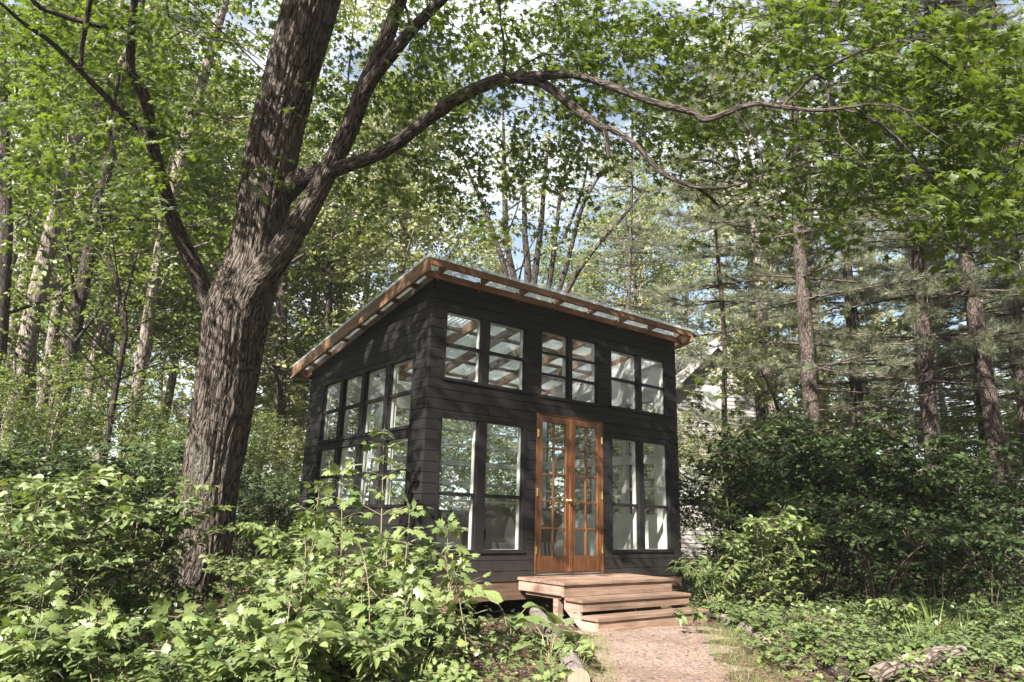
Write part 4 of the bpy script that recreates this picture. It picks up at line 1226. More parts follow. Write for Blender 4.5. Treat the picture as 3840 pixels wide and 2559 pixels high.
T_('woodland_tree', 'thin dark crooked sapling with forked twigs left of the pale grey trunk', [(268, 880, 12.5, 14), (288, 760, 12.5, 12), (276, 680, 12.5, 10), (255, 600, 12.5, 7)], 'limb_bark', 160, 'wood_leaf', .10, 204, H=6, z0=2.5,
   extra=[[(282, 700, 12.5, 9), (300, 640, 12.5, 7), (318, 570, 12.5, 4)], [(262, 630, 12.5, 6), (230, 580, 12.5, 4), (205, 560, 12.5, 2)]])
T_('woodland_tree', 'broad pale trunk blurred far behind at the left edge', [(62, 900, 20, 36), (66, 740, 20, 34), (76, 560, 20, 30), (84, 400, 20, 24)], 'wood_bark', 500, 'wood_leaf', .14, 205)
T_('woodland_tree', 'dark trunk cut by the left edge of the wood', [(-12, 900, 13, 34), (4, 700, 13, 32), (14, 520, 13, 28), (10, 380, 13, 24)], 'limb_bark', 400, 'wood_leaf', .12, 206)
T_('woodland_tree', 'slim trunk leaning right behind the pale trunk left of the maple', [(95, 940, 17, 22), (130, 720, 17, 22), (160, 560, 17, 20), (190, 420, 17, 18)], 'wood_bark', 400, 'wood_leaf', .13, 207)
T_('pine_tree', 'short dark pine trunk seen between the big maple and the cabin', [(644, 930, 18, 26), (646, 800, 18, 26), (648, 640, 18, 24)], 'pine_bark', 500, 'pale_leaf', .14, 208)
T_('woodland_tree', 'dark trunk rising behind the low end of the cabin roof', [(752, 880, 19, 14), (755, 760, 19, 14), (758, 600, 19, 12), (770, 480, 19, 9)], 'limb_bark', 700, 'pale_leaf', .14, 209)
# the clump of stems behind the cabin
ms = []
T_('multi_stem_tree', 'many-stemmed tree fanning out against the sky behind the cabin roof', [(1195, 760, 17, 18), (1185, 660, 17, 14), (1165, 560, 17, 13), (1160, 450, 17, 12), (1158, 350, 17, 9)], 'limb_bark', 520, 'pale_leaf', .11, 210, H=11, z0=6.2,
   extra=[[(1190, 780, 17, 15), (1165, 640, 17, 13), (1135, 540, 17, 11), (1110, 470, 17, 9), (1075, 390, 17, 6), (1050, 320, 17, 3)],
          [(1205, 780, 17, 16), (1213, 640, 17, 17), (1206, 540, 17, 13), (1204, 430, 17, 11), (1196, 330, 17, 6)],
          [(1212, 780, 17, 18), (1228, 640, 17, 16), (1243, 520, 17, 13), (1250, 430, 17, 10), (1262, 300, 17, 6)],
          [(1225, 790, 17, 14), (1262, 650, 17, 13), (1278, 530, 17, 10), (1292, 430, 17, 8), (1330, 340, 17, 4)],
          [(1235, 790, 17, 14), (1290, 650, 17, 12), (1320, 540, 17, 10), (1345, 460, 17, 8), (1400, 370, 17, 4)],
          [(1250, 790, 17, 13), (1305, 665, 17, 13), (1360, 580, 17, 10), (1430, 500, 17, 7), (1480, 440, 17, 3)],
          [(1185, 460, 17, 8), (1165, 400, 17, 6), (1120, 340, 17, 4)], [(1292, 560, 17, 8), (1340, 430, 17, 6), (1352, 340, 17, 4)]])
# pines on the right
def pine_traced(label, rows, seed, H=17, zd=1.5, zl=3.5, blen=2.8, sc=1.0):
    g = np.random.default_rng(seed)
    P = [[*at(a, b, c), w * K / FOC * c / 2] for a, b, c, w in rows]
    lo = np.array(P[0][:3]); sl = np.array(P[-1][:3]) - lo; sl /= sl[2]; zb = float(gz(lo[0], lo[1]))
    bt = lo + sl * (zb - .3 - lo[2]); top = lo + sl * (H - lo[2]); b0 = np.array([bt[0], bt[1], zb])
    r = empty('pine_tree', b0, label, 'pine')
    kids = proto_pine(seed, H - zb, P[0][3] * 1.05, zd, zl, blen)
    ax = Vector(sl); q = Vector((0, 0, 1)).rotation_difference(ax.normalized()); r.rotation_mode = 'QUATERNION'; r.rotation_quaternion = q
    for nm, me in kids: link(nm, me, r)
    return r


pine_traced('stout pine with bare lower branches right of the house', [(1872, 980, 13.5, 38), (1846, 560, 13.5, 38)], 221, 16, 2.2, 4.6, 3.0)
pine_traced('second pine just right of and behind the stout pine', [(1965, 950, 16, 30), (1935, 560, 16, 26)], 222, 17, 2.4, 4.6, 2.8)
pine_traced('dark pine with a leaning trunk behind the big dark bush', [(2148, 1020, 13, 38), (2112, 620, 13, 36)], 223, 15, 2.0, 4.0, 3.0)
pine_traced('leaning red-brown pine near the right edge of the clearing', [(2325, 1200, 12.5, 40), (2275, 780, 12.5, 38)], 224, 16, 2.2, 5.0, 2.6)
pine_traced('thin pinkish pine between the dark pine and the leaning one', [(2262, 980, 18, 24), (2240, 700, 18, 22)], 225, 16, 2.2, 5.5, 2.2)
pine_traced('pinkish pine trunk at the very right edge', [(2352, 960, 15, 24), (2335, 700, 15, 22)], 226, 17, 2.2, 5.0, 2.4)
pine_traced('thin bare pine in front of the grey house', [(1662, 960, 14.5, 15), (1650, 620, 14.5, 13)], 227, 12, 2.5, 4.5, 1.8)
pine_traced('dark pine standing in the sky gap behind the cabin roof', [(1440, 800, 24, 16), (1442, 600, 24, 15)], 228, 17, 3.0, 6.0, 3.2)

# the rest of the wood: each tree a thing, of a few kinds
left_ = [(-60, 17, 'b3'), (40, 24, 'b2'), (130, 22, 'b3'), (230, 19, 'b2'), (250, 27, 'b3'), (340, 23, 'b3'), (420, 20, 'b2'), (470, 28, 'b1'), (520, 24, 'b3'), (-140, 14, 'b2'), (560, 19, 'b2'), (20, 31, 'b3'), (180, 17, 'b2'), (285, 18.5, 'b3'), (395, 17.5, 'b2'), (75, 18.5, 'b2'), (345, 30, 'b2'), (500, 31, 'b3')]
for dx, dep, k in left_:
    plant(k, 'woodland_tree', gpos(dx, dep), 'slender green woodland tree in the thick of the wood left of the maple', 'tree', 'trees in the wood left of the maple', sc=random.uniform(.85, 1.1), lean=(random.uniform(-.05, .05), random.uniform(-.05, .08)))
mid_ = [(650, 24, 'b1'), (720, 20, 'b0'), (800, 22, 'b1'), (860, 18, 'b0'), (930, 26, 'b0'), (1000, 32, 'u1'), (1290, 26, 'b2'), (1480, 25, 'b0'), (1340, 30, 'b2'), (1120, 34, 'b0'), (760, 30, 'b1')]
for dx, dep, k in mid_:
    plant(k, 'woodland_tree', gpos(dx, dep), 'pale sunlit woodland tree behind the cabin', 'tree', 'sunlit trees behind the cabin', sc=random.uniform(.8, 1.05))
right_ = [(1560, 34, 'b0'), (1500, 30, 'b1'), (1790, 16.5, 'b0'), (1590, 36, 'b1'), (1760, 21, 'p2'), (1800, 28, 'b1'), (1920, 24, 'p0'), (2010, 20, 'p2'), (2060, 27, 'b1'), (2170, 22, 'p1'), (2210, 30, 'b0'), (2290, 24, 'p0'), (2390, 18, 'p1'), (2420, 27, 'b1'), (2480, 14, 'p2'), (1700, 33, 'b1')]
for dx, dep, k in right_:
    pn = k[0] == 'p'
    plant(k, 'pine_tree' if pn else 'woodland_tree', gpos(dx, dep), 'distant pine with bare lower trunk in the wood on the right' if pn else 'pale leafy tree among the pines on the right', 'pine' if pn else 'tree',
          'pines in the wood on the right' if pn else 'leafy trees among the pines', sc=random.uniform(.85, 1.1))
under_ = [(-80, 11, 'u0'), (60, 12.5, 'u0'), (170, 15, 'u0'), (250, 13, 'u0'), (360, 15.5, 'u0'), (410, 12.5, 'u0'), (520, 16, 'u0'), (600, 14, 'u0'), (680, 16, 'u1'), (20, 19, 'u0'), (300, 20, 'u0'), (460, 21, 'u1'), (120, 27, 'u0'), (380, 26, 'u0')]
for dx, dep, k in under_:
    plant(k, 'understory_tree', gpos(dx, dep), 'low leafy young tree in the shade under the wood left of the cabin', 'young tree', 'young trees under the wood on the left', sc=random.uniform(.42, .66))
under2 = [(1745, 21, 'u1'), (1800, 15.5, 'u0'), (1850, 19, 'u1'), (1960, 18, 'u0'), (2080, 20, 'u1'), (2200, 17, 'u0'), (2320, 20, 'u1'), (2400, 15, 'u0'), (1250, 15, 'u1'), (1380, 14, 'u0'), (1500, 15, 'u1'), (1100, 16, 'u0'), (930, 16, 'u1'), (1180, 19, 'u1'), (1450, 19, 'u0')]
for dx, dep, k in under2:
    plant(k, 'understory_tree', gpos(dx, dep), 'low leafy young tree growing behind and to the right of the cabin', 'young tree', 'young trees behind the cabin', sc=random.uniform(.5, .85))


# far edge of the wood, all round the clearing
def treeline():
    g = np.random.default_rng(77); n = 16000
    a = g.uniform(0, 2 * math.pi, n); rad = g.uniform(30, 46, n)
    toward = np.abs((a - math.atan2(-SUN[1], -SUN[0]) + math.pi) % (2 * math.pi) - math.pi)
    x = 1 + rad * np.cos(a); y = rad * np.sin(a)
    top = 11 + 3 * np.sin(a * 9) + 2.5 * np.sin(a * 23 + 1) + 2 * np.sin(a * 5 + 2)
    top = np.where(toward < .5, top * .8, top)
    z = gz(x, y) + top * g.random(n) ** .8
    C = np.stack([x, y, z], -1) + g.normal(size=(n, 3)) * .3
    d = _norm(g.normal(size=(n, 3)) * np.array([1, 1, .4]))
    pt = sprays(C, d, .9, 8, .42, 'diamond', g, flat=.6, droop=.15)
    o = link('treeline', leaf_mesh('treeline', [pt], M['pale_leaf'], (0, 0, 0), 3)); tag(o, 'distant leafy edge of the wood all round the clearing', 'trees', kind='stuff')


treeline()

# unseen young trees added out of frame on the left, flattened to shade low plants
for px_, py_, t_, sc_ in ((120, 1290, 6.0, .85), (330, 1330, 6.6, .85), (470, 1370, 7.4, .7), (20, 1420, 5.4, .75)):
    q_ = ground_at(px_, py_) - SUN * t_
    plant('u0', 'understory_tree', np.array([q_[0], q_[1], float(gz(q_[0], q_[1]))]), 'unseen young tree added left of the clearing to shade the low plants', 'young tree', 'unseen shade trees added on the left', sc=sc_, szn=.58 / sc_)

# unseen trees added behind the viewer, cutting skylight to deepen the shade
for i, ang in enumerate((-112, -95, -78, -60, -42, -24, -6)):
    for q_ in (9.5, 16.0):
        an = R(ang + (5 if q_ > 10 else 0) + random.uniform(-4, 4)); dd_ = q_ + random.uniform(-1.5, 2)
        x_, y_ = CAM[0] + dd_ * math.cos(an), CAM[1] + dd_ * math.sin(an)
        plant('b1' if i % 2 else 'b3', 'woodland_tree', (x_, y_, float(gz(x_, y_))), 'unseen woodland tree added behind the viewer to deepen the shade', 'tree', 'unseen trees added behind the viewer', sc=random.uniform(.85, 1.05))

# ------------------------------------------------------------------ shrubs, saplings and low plants
def proto_shrub(seed, H, Rr, nst, tpl, size, mat, k=7, ntw=9, droop=.25, stemr=.008, spread=.9, flat=.35, wood='twig', start=.25, twl=.34):
    g = np.random.default_rng(seed); tubes = []; P, Dd, Ln = [], [], []
    for i in range(nst):
        a = g.uniform(0, 6.283); b = np.array([math.cos(a), math.sin(a), 0]) * Rr * .18 * g.random(); h = H * g.uniform(.6, 1.0); o = Rr * g.uniform(.3, 1.0) if nst > 1 else Rr * .12
        a2 = a + g.normal(0, .4); e = np.array([math.cos(a2), math.sin(a2), 0])
        pts = np.array([b + [0, 0, -.06], b + e * o * .22 + [0, 0, h * .45], b + e * o * .58 + [0, 0, h * .82], b + e * o + [0, 0, h * g.uniform(.86, 1.0)]])
        w = cr_path(np.column_stack([pts, np.array([1, .8, .5, .2]) * stemr * g.uniform(.7, 1.2)]), 18); tubes.append((w[:, :3], w[:, 3], 5))
        tg = np.gradient(w[:, :3], axis=0)
        for s in range(ntw):
            u = start + (1 - start) * (s + g.random()) / ntw; j = min(17, int(u * 17)); q = w[j, :3]; d0 = _norm(tg[j]); aa = g.uniform(0, 6.283)
            d = _norm(np.array([math.cos(aa), math.sin(aa), .25]) + d0 * .3 + e * .25); l = twl * (1.25 - u * .7) * g.uniform(.6, 1.2)
            P.append(q); Dd.append(d); Ln.append(l)
            if tpl != 'fern': tubes.append((np.array([q, q + d * l * .6, q + d * l - [0, 0, .1 * l]]), np.array([.4, .3, .12]) * stemr, 4))
        P.append(w[-3, :3]); Dd.append(_norm(tg[-2])); Ln.append(twl * .5)
    part = sprays(np.array(P), np.array(Dd), np.array(Ln), k, size, tpl, g, flat=flat, droop=droop, spread=spread)
    return [('stems', tubes_mesh('stems', tubes, M[wood], (0, 0, 0), 0, seed)), ('foliage', leaf_mesh('foliage', [part], M[mat], (0, 0, 0), seed))]


def proto_sapling(seed, H, mat='under_leaf', size=.14, tpl='broad', lean=.1, nb=7, k=5, bl=.34):
    """Upright young maple: opposite branches, big lobed leaves in flat tiers."""
    g = np.random.default_rng(seed); a = g.uniform(0, 6.283)
    pts = np.array([[0, 0, -.06], [lean * .3 * math.cos(a), lean * .3 * math.sin(a), H * .4], [lean * math.cos(a) * .7, lean * math.sin(a) * .7, H * .75], [lean * math.cos(a), lean * math.sin(a), H]])
    w = cr_path(np.column_stack([pts, np.array([.010, .008, .005, .002])]), 30); tubes = [(w[:, :3], w[:, 3], 6)]
    P, Dd, Ln = [], [], []
    for i in range(nb):
        u = .28 + .72 * i / (nb - 1); q = w[min(29, int(u * 29)), :3]; a = i * 1.571 + g.normal(0, .25)
        for s in (0, math.pi):
            d = _norm(np.array([math.cos(a + s), math.sin(a + s), .35 + g.normal(0, .12)])); l = bl * (1.25 - .85 * u) * g.uniform(.7, 1.2)
            P.append(q); Dd.append(d); Ln.append(l); tubes.append((np.array([q, q + d * l * .5, q + d * l - [0, 0, .05 * l]]), np.array([.004, .003, .0015]), 4))
    P.append(w[-2, :3]); Dd.append(np.array([0, 0, 1.0])); Ln.append(.08)
    part = sprays(np.array(P), np.array(Dd), np.array(Ln), k, size, tpl, g, flat=.30, droop=.42, spread=.9, petiole=.35)
    return [('stem', tubes_mesh('stem', tubes, M['stem'], (0, 0, 0), 0, seed)), ('foliage', leaf_mesh('foliage', [part], M[mat], (0, 0, 0), seed))]


def proto_creeper(seed, n=7, H=.35, size=.12, mat='under_leaf', rad=.28):
    """Leaves of five leaflets on thin stalks."""
    g = np.random.default_rng(seed); tubes = []; C, T, Nn, S, Hh = [], [], [], [], []
    for i in range(n):
        a = g.uniform(0, 6.283); r = rad * math.sqrt(g.random()); h = H * g.uniform(.5, 1)
        q = np.array([math.cos(a) * r, math.sin(a) * r, h]); tubes.append((np.array([[q[0] * .3, q[1] * .3, -.04], [q[0] * .7, q[1] * .7, h * .6], q]), np.array([.003, .0025, .002]), 4))
        nn = _norm(np.array([g.normal(0, .35), g.normal(0, .35), 1])); u = _norm(np.cross(nn, [1, .2, 0])); v = np.cross(nn, u); a0 = g.uniform(0, 6.283); hue = g.normal(.55, .2)
        for j in range(5):
            aa = a0 + (j - 2) * .95; C.append(q); T.append(u * math.cos(aa) + v * math.sin(aa) - nn * .2); Nn.append(nn + g.normal(0, .12, 3)); S.append(size * (1.0 - .13 * abs(j - 2)) * g.uniform(.85, 1.1)); Hh.append(hue + g.normal(0, .08))
    f = leaf_mesh('foliage', [(np.array(C), np.array(T), np.array(Nn), np.array(S), 'ovate', np.array(Hh))], M[mat], (0, 0, 0), seed)
    return [('stems', tubes_mesh('stems', tubes, M['stem'], (0, 0, 0), 0, seed)), ('foliage', f)]


def proto_burdock(seed, n=6, size=.34):
    g = np.random.default_rng(seed); tubes = []; C, T, Nn, S = [], [], [], []
    for i in range(n):
        a = i * 2.4 + g.normal(0, .3); h = g.uniform(.12, .38); r = g.uniform(.08, .24); q = np.array([math.cos(a) * r, math.sin(a) * r, h])
        tubes.append((np.array([[0, 0, -.03], q * [.5, .5, .75], q]), np.array([.008, .006, .004]), 5))
        C.append(q); T.append([math.cos(a), math.sin(a), g.uniform(-.1, .7)]); Nn.append([-math.cos(a) * .4 + g.normal(0, .2), -math.sin(a) * .4 + g.normal(0, .2), 1]); S.append(size * g.uniform(.6, 1.1))
    return [('stems', tubes_mesh('stems', tubes, M['stem'], (0, 0, 0), 0, seed)), ('foliage', leaf_mesh('foliage', [(np.array(C), np.array(T), np.array(Nn), np.array(S), 'bigleaf')], M['under_leaf'], (0, 0, 0), seed))]


def _bigleaf():
    m, n = 5, 7; V = []; F = []
    for j in range(n):
        t = j / (n - 1); w = .42 * math.sin(math.pi * min(1, t * .92 + .10)) ** .7 * (1 - .25 * t)
        for i in range(m):
            s = -1 + 2 * i / (m - 1); V.append((w * s * (1 + .06 * math.sin(j * 2.3 + i)), t - .08 * abs(s) * (t < .1), .30 * abs(s) * w - .35 * t * t + .02 * math.sin(j * 1.7) * s))
    for j in range(n - 1):
        for i in range(m - 1): q = j * m + i; F.append((q, q + 1, q + m + 1, q + m))
    return np.array(V), F


TPL['bigleaf'] = _bigleaf()


def proto_fern(seed, n=7, L_=.6):
    g = np.random.default_rng(seed); tubes = []; C, T, Nn, S = [], [], [], []
    for i in range(n):
        a = i * 6.283 / n + g.normal(0, .2); e = np.array([math.cos(a), math.sin(a), 0]); sd = np.array([-e[1], e[0], 0])
        pts = np.array([[0, 0, 0], e * L_ * .25 + [0, 0, L_ * .5], e * L_ * .6 + [0, 0, L_ * .68], e * L_ * .9 + [0, 0, L_ * .55]]); w = cr_path(pts, 22); tubes.append((w, np.linspace(.004, .001, 22), 4))
        for j in range(4, 22):
            u = j / 21; s = L_ * .22 * math.sin(math.pi * (.12 + .88 * u)) + .012
            for sg in (-1, 1): C.append(w[j]); T.append(sd * sg + e * .35 - [0, 0, .15]); Nn.append([0, 0, 1.0] + g.normal(0, .1, 3)); S.append(s)
    return [('stems', tubes_mesh('stems', tubes, M['stem'], (0, 0, 0), 0, seed)), ('fronds', leaf_mesh('fronds', [(np.array(C), np.array(T), np.array(Nn), np.array(S), 'lance')], M['under_leaf'], (0, 0, 0), seed))]


def proto_grass(seed, n=60, L_=.5, r=.1):
    g = np.random.default_rng(seed); a = g.uniform(0, 6.283, n); rr = r * np.sqrt(g.random(n)); C = np.stack([rr * np.cos(a), rr * np.sin(a), np.full(n, -.02)], -1)
    T = np.stack([np.cos(a) * g.uniform(.1, .7, n), np.sin(a) * g.uniform(.1, .7, n), np.ones(n)], -1); Nn = np.stack([-np.cos(a), -np.sin(a), np.full(n, .3)], -1) + g.normal(0, .3, (n, 3))
    return [('blades', leaf_mesh('blades', [(C, T, Nn, L_ * g.uniform(.5, 1.1, n), 'blade')], M['grass'], (0, 0, 0), seed))]


PROTO.update({
    's0': proto_shrub(301, 1.6, 1.0, 11, 'ovate', .115, 'under_leaf', 7, 10, twl=.42), 's1': proto_shrub(302, 1.3, .9, 10, 'ovate', .10, 'mid_leaf', 8, 9, twl=.38),
    's2': proto_shrub(303, .9, .7, 9, 'round', .075, 'under_leaf', 8, 8, twl=.28), 'dk0': proto_shrub(304, 2.4, 1.35, 32, 'ovate', .095, 'dark_leaf', 9, 18, twl=.42, start=.08),
    'dk1': proto_shrub(305, 2.0, 1.2, 28, 'ovate', .085, 'dark_leaf', 9, 16, twl=.40, start=.05), 'dk2': proto_shrub(306, 1.2, .9, 16, 'ovate', .08, 'dark_leaf', 8, 11, twl=.34, start=.05),
    'pe': proto_shrub(307, .75, .55, 12, 'lance', .15, 'mid_leaf', 8, 6, twl=.2, wood='stem', start=.3), 'lit': proto_shrub(308, 1.25, .7, 15, 'ovate', .105, 'under_leaf', 8, 11, twl=.36, start=.12),
    'm0': proto_sapling(311, 1.6), 'm1': proto_sapling(312, 1.15, nb=6), 'm2': proto_sapling(313, .8, nb=5, size=.13), 'm3': proto_sapling(314, 2.1, nb=8, size=.12, bl=.42),
    'm4': proto_sapling(315, .45, nb=4, size=.12, bl=.2), 'm5': proto_sapling(316, 3.0, 'maple_leaf', nb=9, size=.15, tpl='maple', bl=.8, k=7, lean=.5),
    'c0': proto_creeper(321, mat='mid_leaf'), 'c1': proto_creeper(322, 9, .25, .10), 'c2': proto_creeper(323, 6, .6, .13), 'h0': proto_shrub(324, .42, .3, 7, 'round', .075, 'mid_leaf', 7, 4, twl=.15, wood='stem'),
    'h1': proto_shrub(325, .32, .3, 8, 'ovate', .08, 'mid_leaf', 6, 4, twl=.14, wood='stem'), 'h2': proto_shrub(326, .5, .28, 6, 'ovate', .11, 'under_leaf', 7, 5, twl=.2, wood='stem'),
    'bd': proto_burdock(331), 'fe': proto_fern(332), 'gr': proto_grass(333), 'gr2': proto_grass(334, 34, .55, .09),
})


def put(kind, name, p, label, cat, group=None, sc=1.0, szn=1.0, lean=(0, 0)):
    return plant(kind, name, p, label, cat, group, sc=sc, lean=lean, szn=szn)


# left: named shrubs
put('s0', 'leafy_shrub', gpos(60, 6.3), 'tall leafy shrub with broad pale leaves at the left edge of the picture', 'shrub', sc=1.0)
put('s0', 'leafy_shrub', gpos(200, 6.9), 'tall arching shrub with sunlit pointed leaves left of the big maple trunk', 'shrub', sc=1.05)
put('s1', 'leafy_shrub', gpos(330, 7.2), 'bright shrub close against the left side of the maple trunk', 'shrub', sc=1.05)
put('s1', 'leafy_shrub', gpos(-60, 5.2), 'shaded shrub cut by the left edge near the bottom corner', 'shrub', sc=.95)
put('s2', 'leafy_shrub', gpos(372, 9.2), 'small-leaved shrub in front of the foot of the maple trunk', 'shrub', sc=.7)
put('s2', 'leafy_shrub', gpos(560, 8.8), 'small-leaved shrub right of the foot of the maple trunk', 'shrub', sc=.8)
put('s1', 'leafy_shrub', gpos(140, 5.4), 'low spreading shrub in front of the tall shrubs on the left', 'shrub', sc=.75)
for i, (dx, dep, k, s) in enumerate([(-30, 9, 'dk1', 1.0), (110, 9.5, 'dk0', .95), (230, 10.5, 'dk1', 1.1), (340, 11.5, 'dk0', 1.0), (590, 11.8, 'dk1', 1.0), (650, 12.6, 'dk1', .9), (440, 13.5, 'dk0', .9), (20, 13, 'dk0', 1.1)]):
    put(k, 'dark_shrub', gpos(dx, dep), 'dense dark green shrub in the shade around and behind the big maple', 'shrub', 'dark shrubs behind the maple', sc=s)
# saplings in front of the cabin
put('m3', 'maple_sapling', gpos(884, 7.6), 'tallest maple sapling, its pale tip against the side windows of the cabin', 'sapling', sc=1.0)
put('m0', 'maple_sapling', gpos(800, 6.8), 'bushy maple sapling before the low end of the cabin side wall', 'sapling', sc=1.0)
put('m0', 'maple_sapling', gpos(720, 7.0), 'maple sapling between the maple trunk and the cabin side wall', 'sapling', sc=.9)
put('m1', 'maple_sapling', gpos(935, 6.3), 'maple sapling before the near corner of the cabin', 'sapling', sc=1.05)
put('m1', 'maple_sapling', gpos(1045, 6.1), 'upright maple sapling before the lower front window', 'sapling', sc=.92)
put('m2', 'maple_sapling', gpos(1092, 5.8), 'leaning maple sapling just right of the upright one by the front window', 'sapling', sc=.9, lean=(.1, .25))
put('m1', 'maple_sapling', gpos(850, 5.9), 'broad-leaved maple sapling low in the middle of the thicket', 'sapling', sc=.72)
put('m2', 'maple_sapling', gpos(975, 5.5), 'short maple sapling in the thicket left of the path', 'sapling', sc=.75)
put('s2', 'leafy_shrub', gpos(760, 6.0), 'round-leaved shrub in the sunny thicket before the cabin side wall', 'shrub', sc=1.0)
put('s2', 'leafy_shrub', gpos(900, 6.9), 'small-leaved shrub against the cabin side wall', 'shrub', sc=1.05)
put('lit', 'leafy_shrub', gpos(690, 7.6), 'sunny shrub at the far corner of the cabin side wall', 'shrub', sc=1.0)
put('bd', 'burdock', ground_at(1172, 1475), 'burdock with huge pale leaves beside the log near the steps', 'plant', sc=.95)
put('bd', 'burdock', ground_at(1262, 1525), 'burdock with a wide flat leaf just behind the near log end', 'plant', sc=.9)
put('bd', 'burdock', ground_at(545, 1500), 'burdock with upright leaves in the undergrowth below the maple', 'plant', sc=.75)
put('c2', 'creeper', ground_at(1275, 1402), 'five-leaved creeper standing before the left side of the steps', 'plant', sc=1.0)
put('c1', 'creeper', ground_at(1318, 1545), 'five-leaved creeper spreading beside the log end', 'plant', sc=1.0)
put('c0', 'creeper', gpos(1585, 8.0), 'five-leaved creeper at the right end of the steps', 'plant', sc=.9)

# right
put('pe', 'peony', np.array([4.72, -.55, float(gz(4.72, -.55))]), 'glossy narrow-leaved bush at the right front corner of the cabin', 'shrub', sc=1.0)
put('fe', 'fern', ground_at(1672, 1365), 'small upright fern between the glossy bush and the sunlit shrub', 'fern', sc=.62)
put('lit', 'leafy_shrub', ground_at(1752, 1402), 'sunlit pale shrub in front of the big dark bushes', 'shrub', sc=1.2)
put('s2', 'leafy_shrub', ground_at(1835, 1400), 'smaller pale shrub at the foot of the dark bushes, right of the brightest shrub', 'shrub', sc=.85)
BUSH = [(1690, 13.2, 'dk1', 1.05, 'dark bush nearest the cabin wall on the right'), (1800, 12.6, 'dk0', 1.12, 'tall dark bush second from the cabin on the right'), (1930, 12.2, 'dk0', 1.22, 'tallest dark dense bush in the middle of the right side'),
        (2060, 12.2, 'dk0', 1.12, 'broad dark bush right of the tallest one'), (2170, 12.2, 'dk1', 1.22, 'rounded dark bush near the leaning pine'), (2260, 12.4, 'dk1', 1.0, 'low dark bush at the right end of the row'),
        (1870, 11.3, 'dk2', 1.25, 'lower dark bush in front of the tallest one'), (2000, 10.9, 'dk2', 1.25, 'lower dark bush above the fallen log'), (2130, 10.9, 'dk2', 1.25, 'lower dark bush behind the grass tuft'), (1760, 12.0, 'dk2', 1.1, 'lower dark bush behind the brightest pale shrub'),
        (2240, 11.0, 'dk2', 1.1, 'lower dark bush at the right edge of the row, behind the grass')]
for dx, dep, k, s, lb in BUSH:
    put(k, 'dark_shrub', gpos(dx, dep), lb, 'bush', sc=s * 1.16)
put('m5', 'maple_sapling', gpos(1690, 12.4), 'thin young maple with dark lobed leaves before the grey house', 'sapling', sc=1.22)
bs = ground_at(1660, 1372); bd_ = float((bs - CAM) @ _f)
r_ = empty('bare_sapling', bs, 'thin bare pale stem with a forked top right of the cabin corner', 'sapling')
st = [bs - [0, 0, .05], at(1652, 1300, bd_), at(1645, 1240, bd_), at(1634, 1190, bd_), at(1622, 1150, bd_)]
link('stem', tubes_mesh('stem', [(cr_path(np.array(st), 16), np.linspace(.015, .006, 16), 6), (np.array([at(1640, 1215, bd_), at(1645, 1180, bd_), at(1646, 1150, bd_)]), np.array([.008, .006, .003]), 5)], M['wood_bark'], bs), r_)
gg = np.random.default_rng(9)
link('foliage', leaf_mesh('foliage', [sprays(np.array([st[-1], st[-2], at(1646, 1150, bd_)]), np.array([[-.3, 0, .6], [.5, -.3, .3], [.3, .3, .6]]), .4, 7, .10, 'ovate', gg)], M['under_leaf'], bs, 4), r_)
put('gr2', 'grass_tuft', ground_at(2150, 1478), 'tall grass tuft in the shade before the dark bushes', 'grass', sc=1.0)
put('gr2', 'grass_tuft', ground_at(2105, 1490), 'shorter grass tuft left of the tall one', 'grass', sc=.7)
put('gr', 'grass_tuft', ground_at(2215, 1468), 'grass tuft at the right behind the fallen log', 'grass', sc=.8)
put('h2', 'broadleaf_plant', ground_at(2055, 1472), 'single broad-leaved plant standing left of the grass', 'plant', sc=.9)
put('gr', 'grass_tuft', ground_at(955, 1560), 'long grass blades in the sunny thicket at the bottom edge', 'grass', sc=.8)
put('gr', 'grass_tuft', ground_at(880, 1590), 'long bent grass at the bottom edge, left of the other blades', 'grass', sc=.7)

# low plants of the forest floor: each its own thing
g = np.random.default_rng(55)
LOW = {'m4': ('maple_seedling', 'maple seedling with large lobed leaves low in the undergrowth', 'seedling', 'maple seedlings in the undergrowth'),
       'c0': ('creeper', 'five-leaved creeper low in the undergrowth', 'plant', 'creepers in the undergrowth'), 'c1': ('creeper', 'five-leaved creeper low in the undergrowth', 'plant', 'creepers in the undergrowth'),
       'h0': ('herb', 'round-leaved green herb low in the undergrowth', 'plant', 'round-leaved herbs in the undergrowth'), 'h1': ('herb', 'pointed-leaved green herb low in the undergrowth', 'plant', 'pointed-leaved herbs in the undergrowth'),
       'h2': ('herb', 'tall broad-leaved green herb in the undergrowth', 'plant', 'tall herbs in the undergrowth'), 'm2': ('maple_sapling', 'knee-high maple sapling in the undergrowth', 'sapling', 'knee-high maple saplings')}
cnt = 0
while cnt < 185:
    dx = g.uniform(-120, 1300); dep = 4.3 + 5.5 * g.random() ** 1.5
    if cnt > 135: dx = g.uniform(1600, 2400); dep = g.uniform(6.0, 9.5)
    p = gpos(dx, dep)
    if path_dist(p[0], p[1]) < .22 or (-.35 < p[0] < CW + .3 and p[1] > -.45): continue
    if dx > 1060 and dep > 6.3 and dx < 1500: continue
    if 360 < dx < 600 and dep > 6.2 and g.random() < .75: continue
    if 1080 < dx < 1320 and g.random() < .62: continue
    k = g.choice(['m4', 'c0', 'c1', 'h0', 'h1', 'h2', 'm2'], p=[.22, .12, .12, .18, .16, .14, .06]) if dx < 950 else g.choice(['c1', 'h0', 'h1', 'm4'])
    nm, lb, ct, gp = LOW[k]
    if k == 'm2' and 330 < dx < 620: continue
    if 380 < dx < 545 and dep > 5.2: continue
    put(k, nm, p, lb, ct, gp, sc=g.uniform(.7, 1.15) * (.7 if dx > 1000 else 1)); cnt += 1

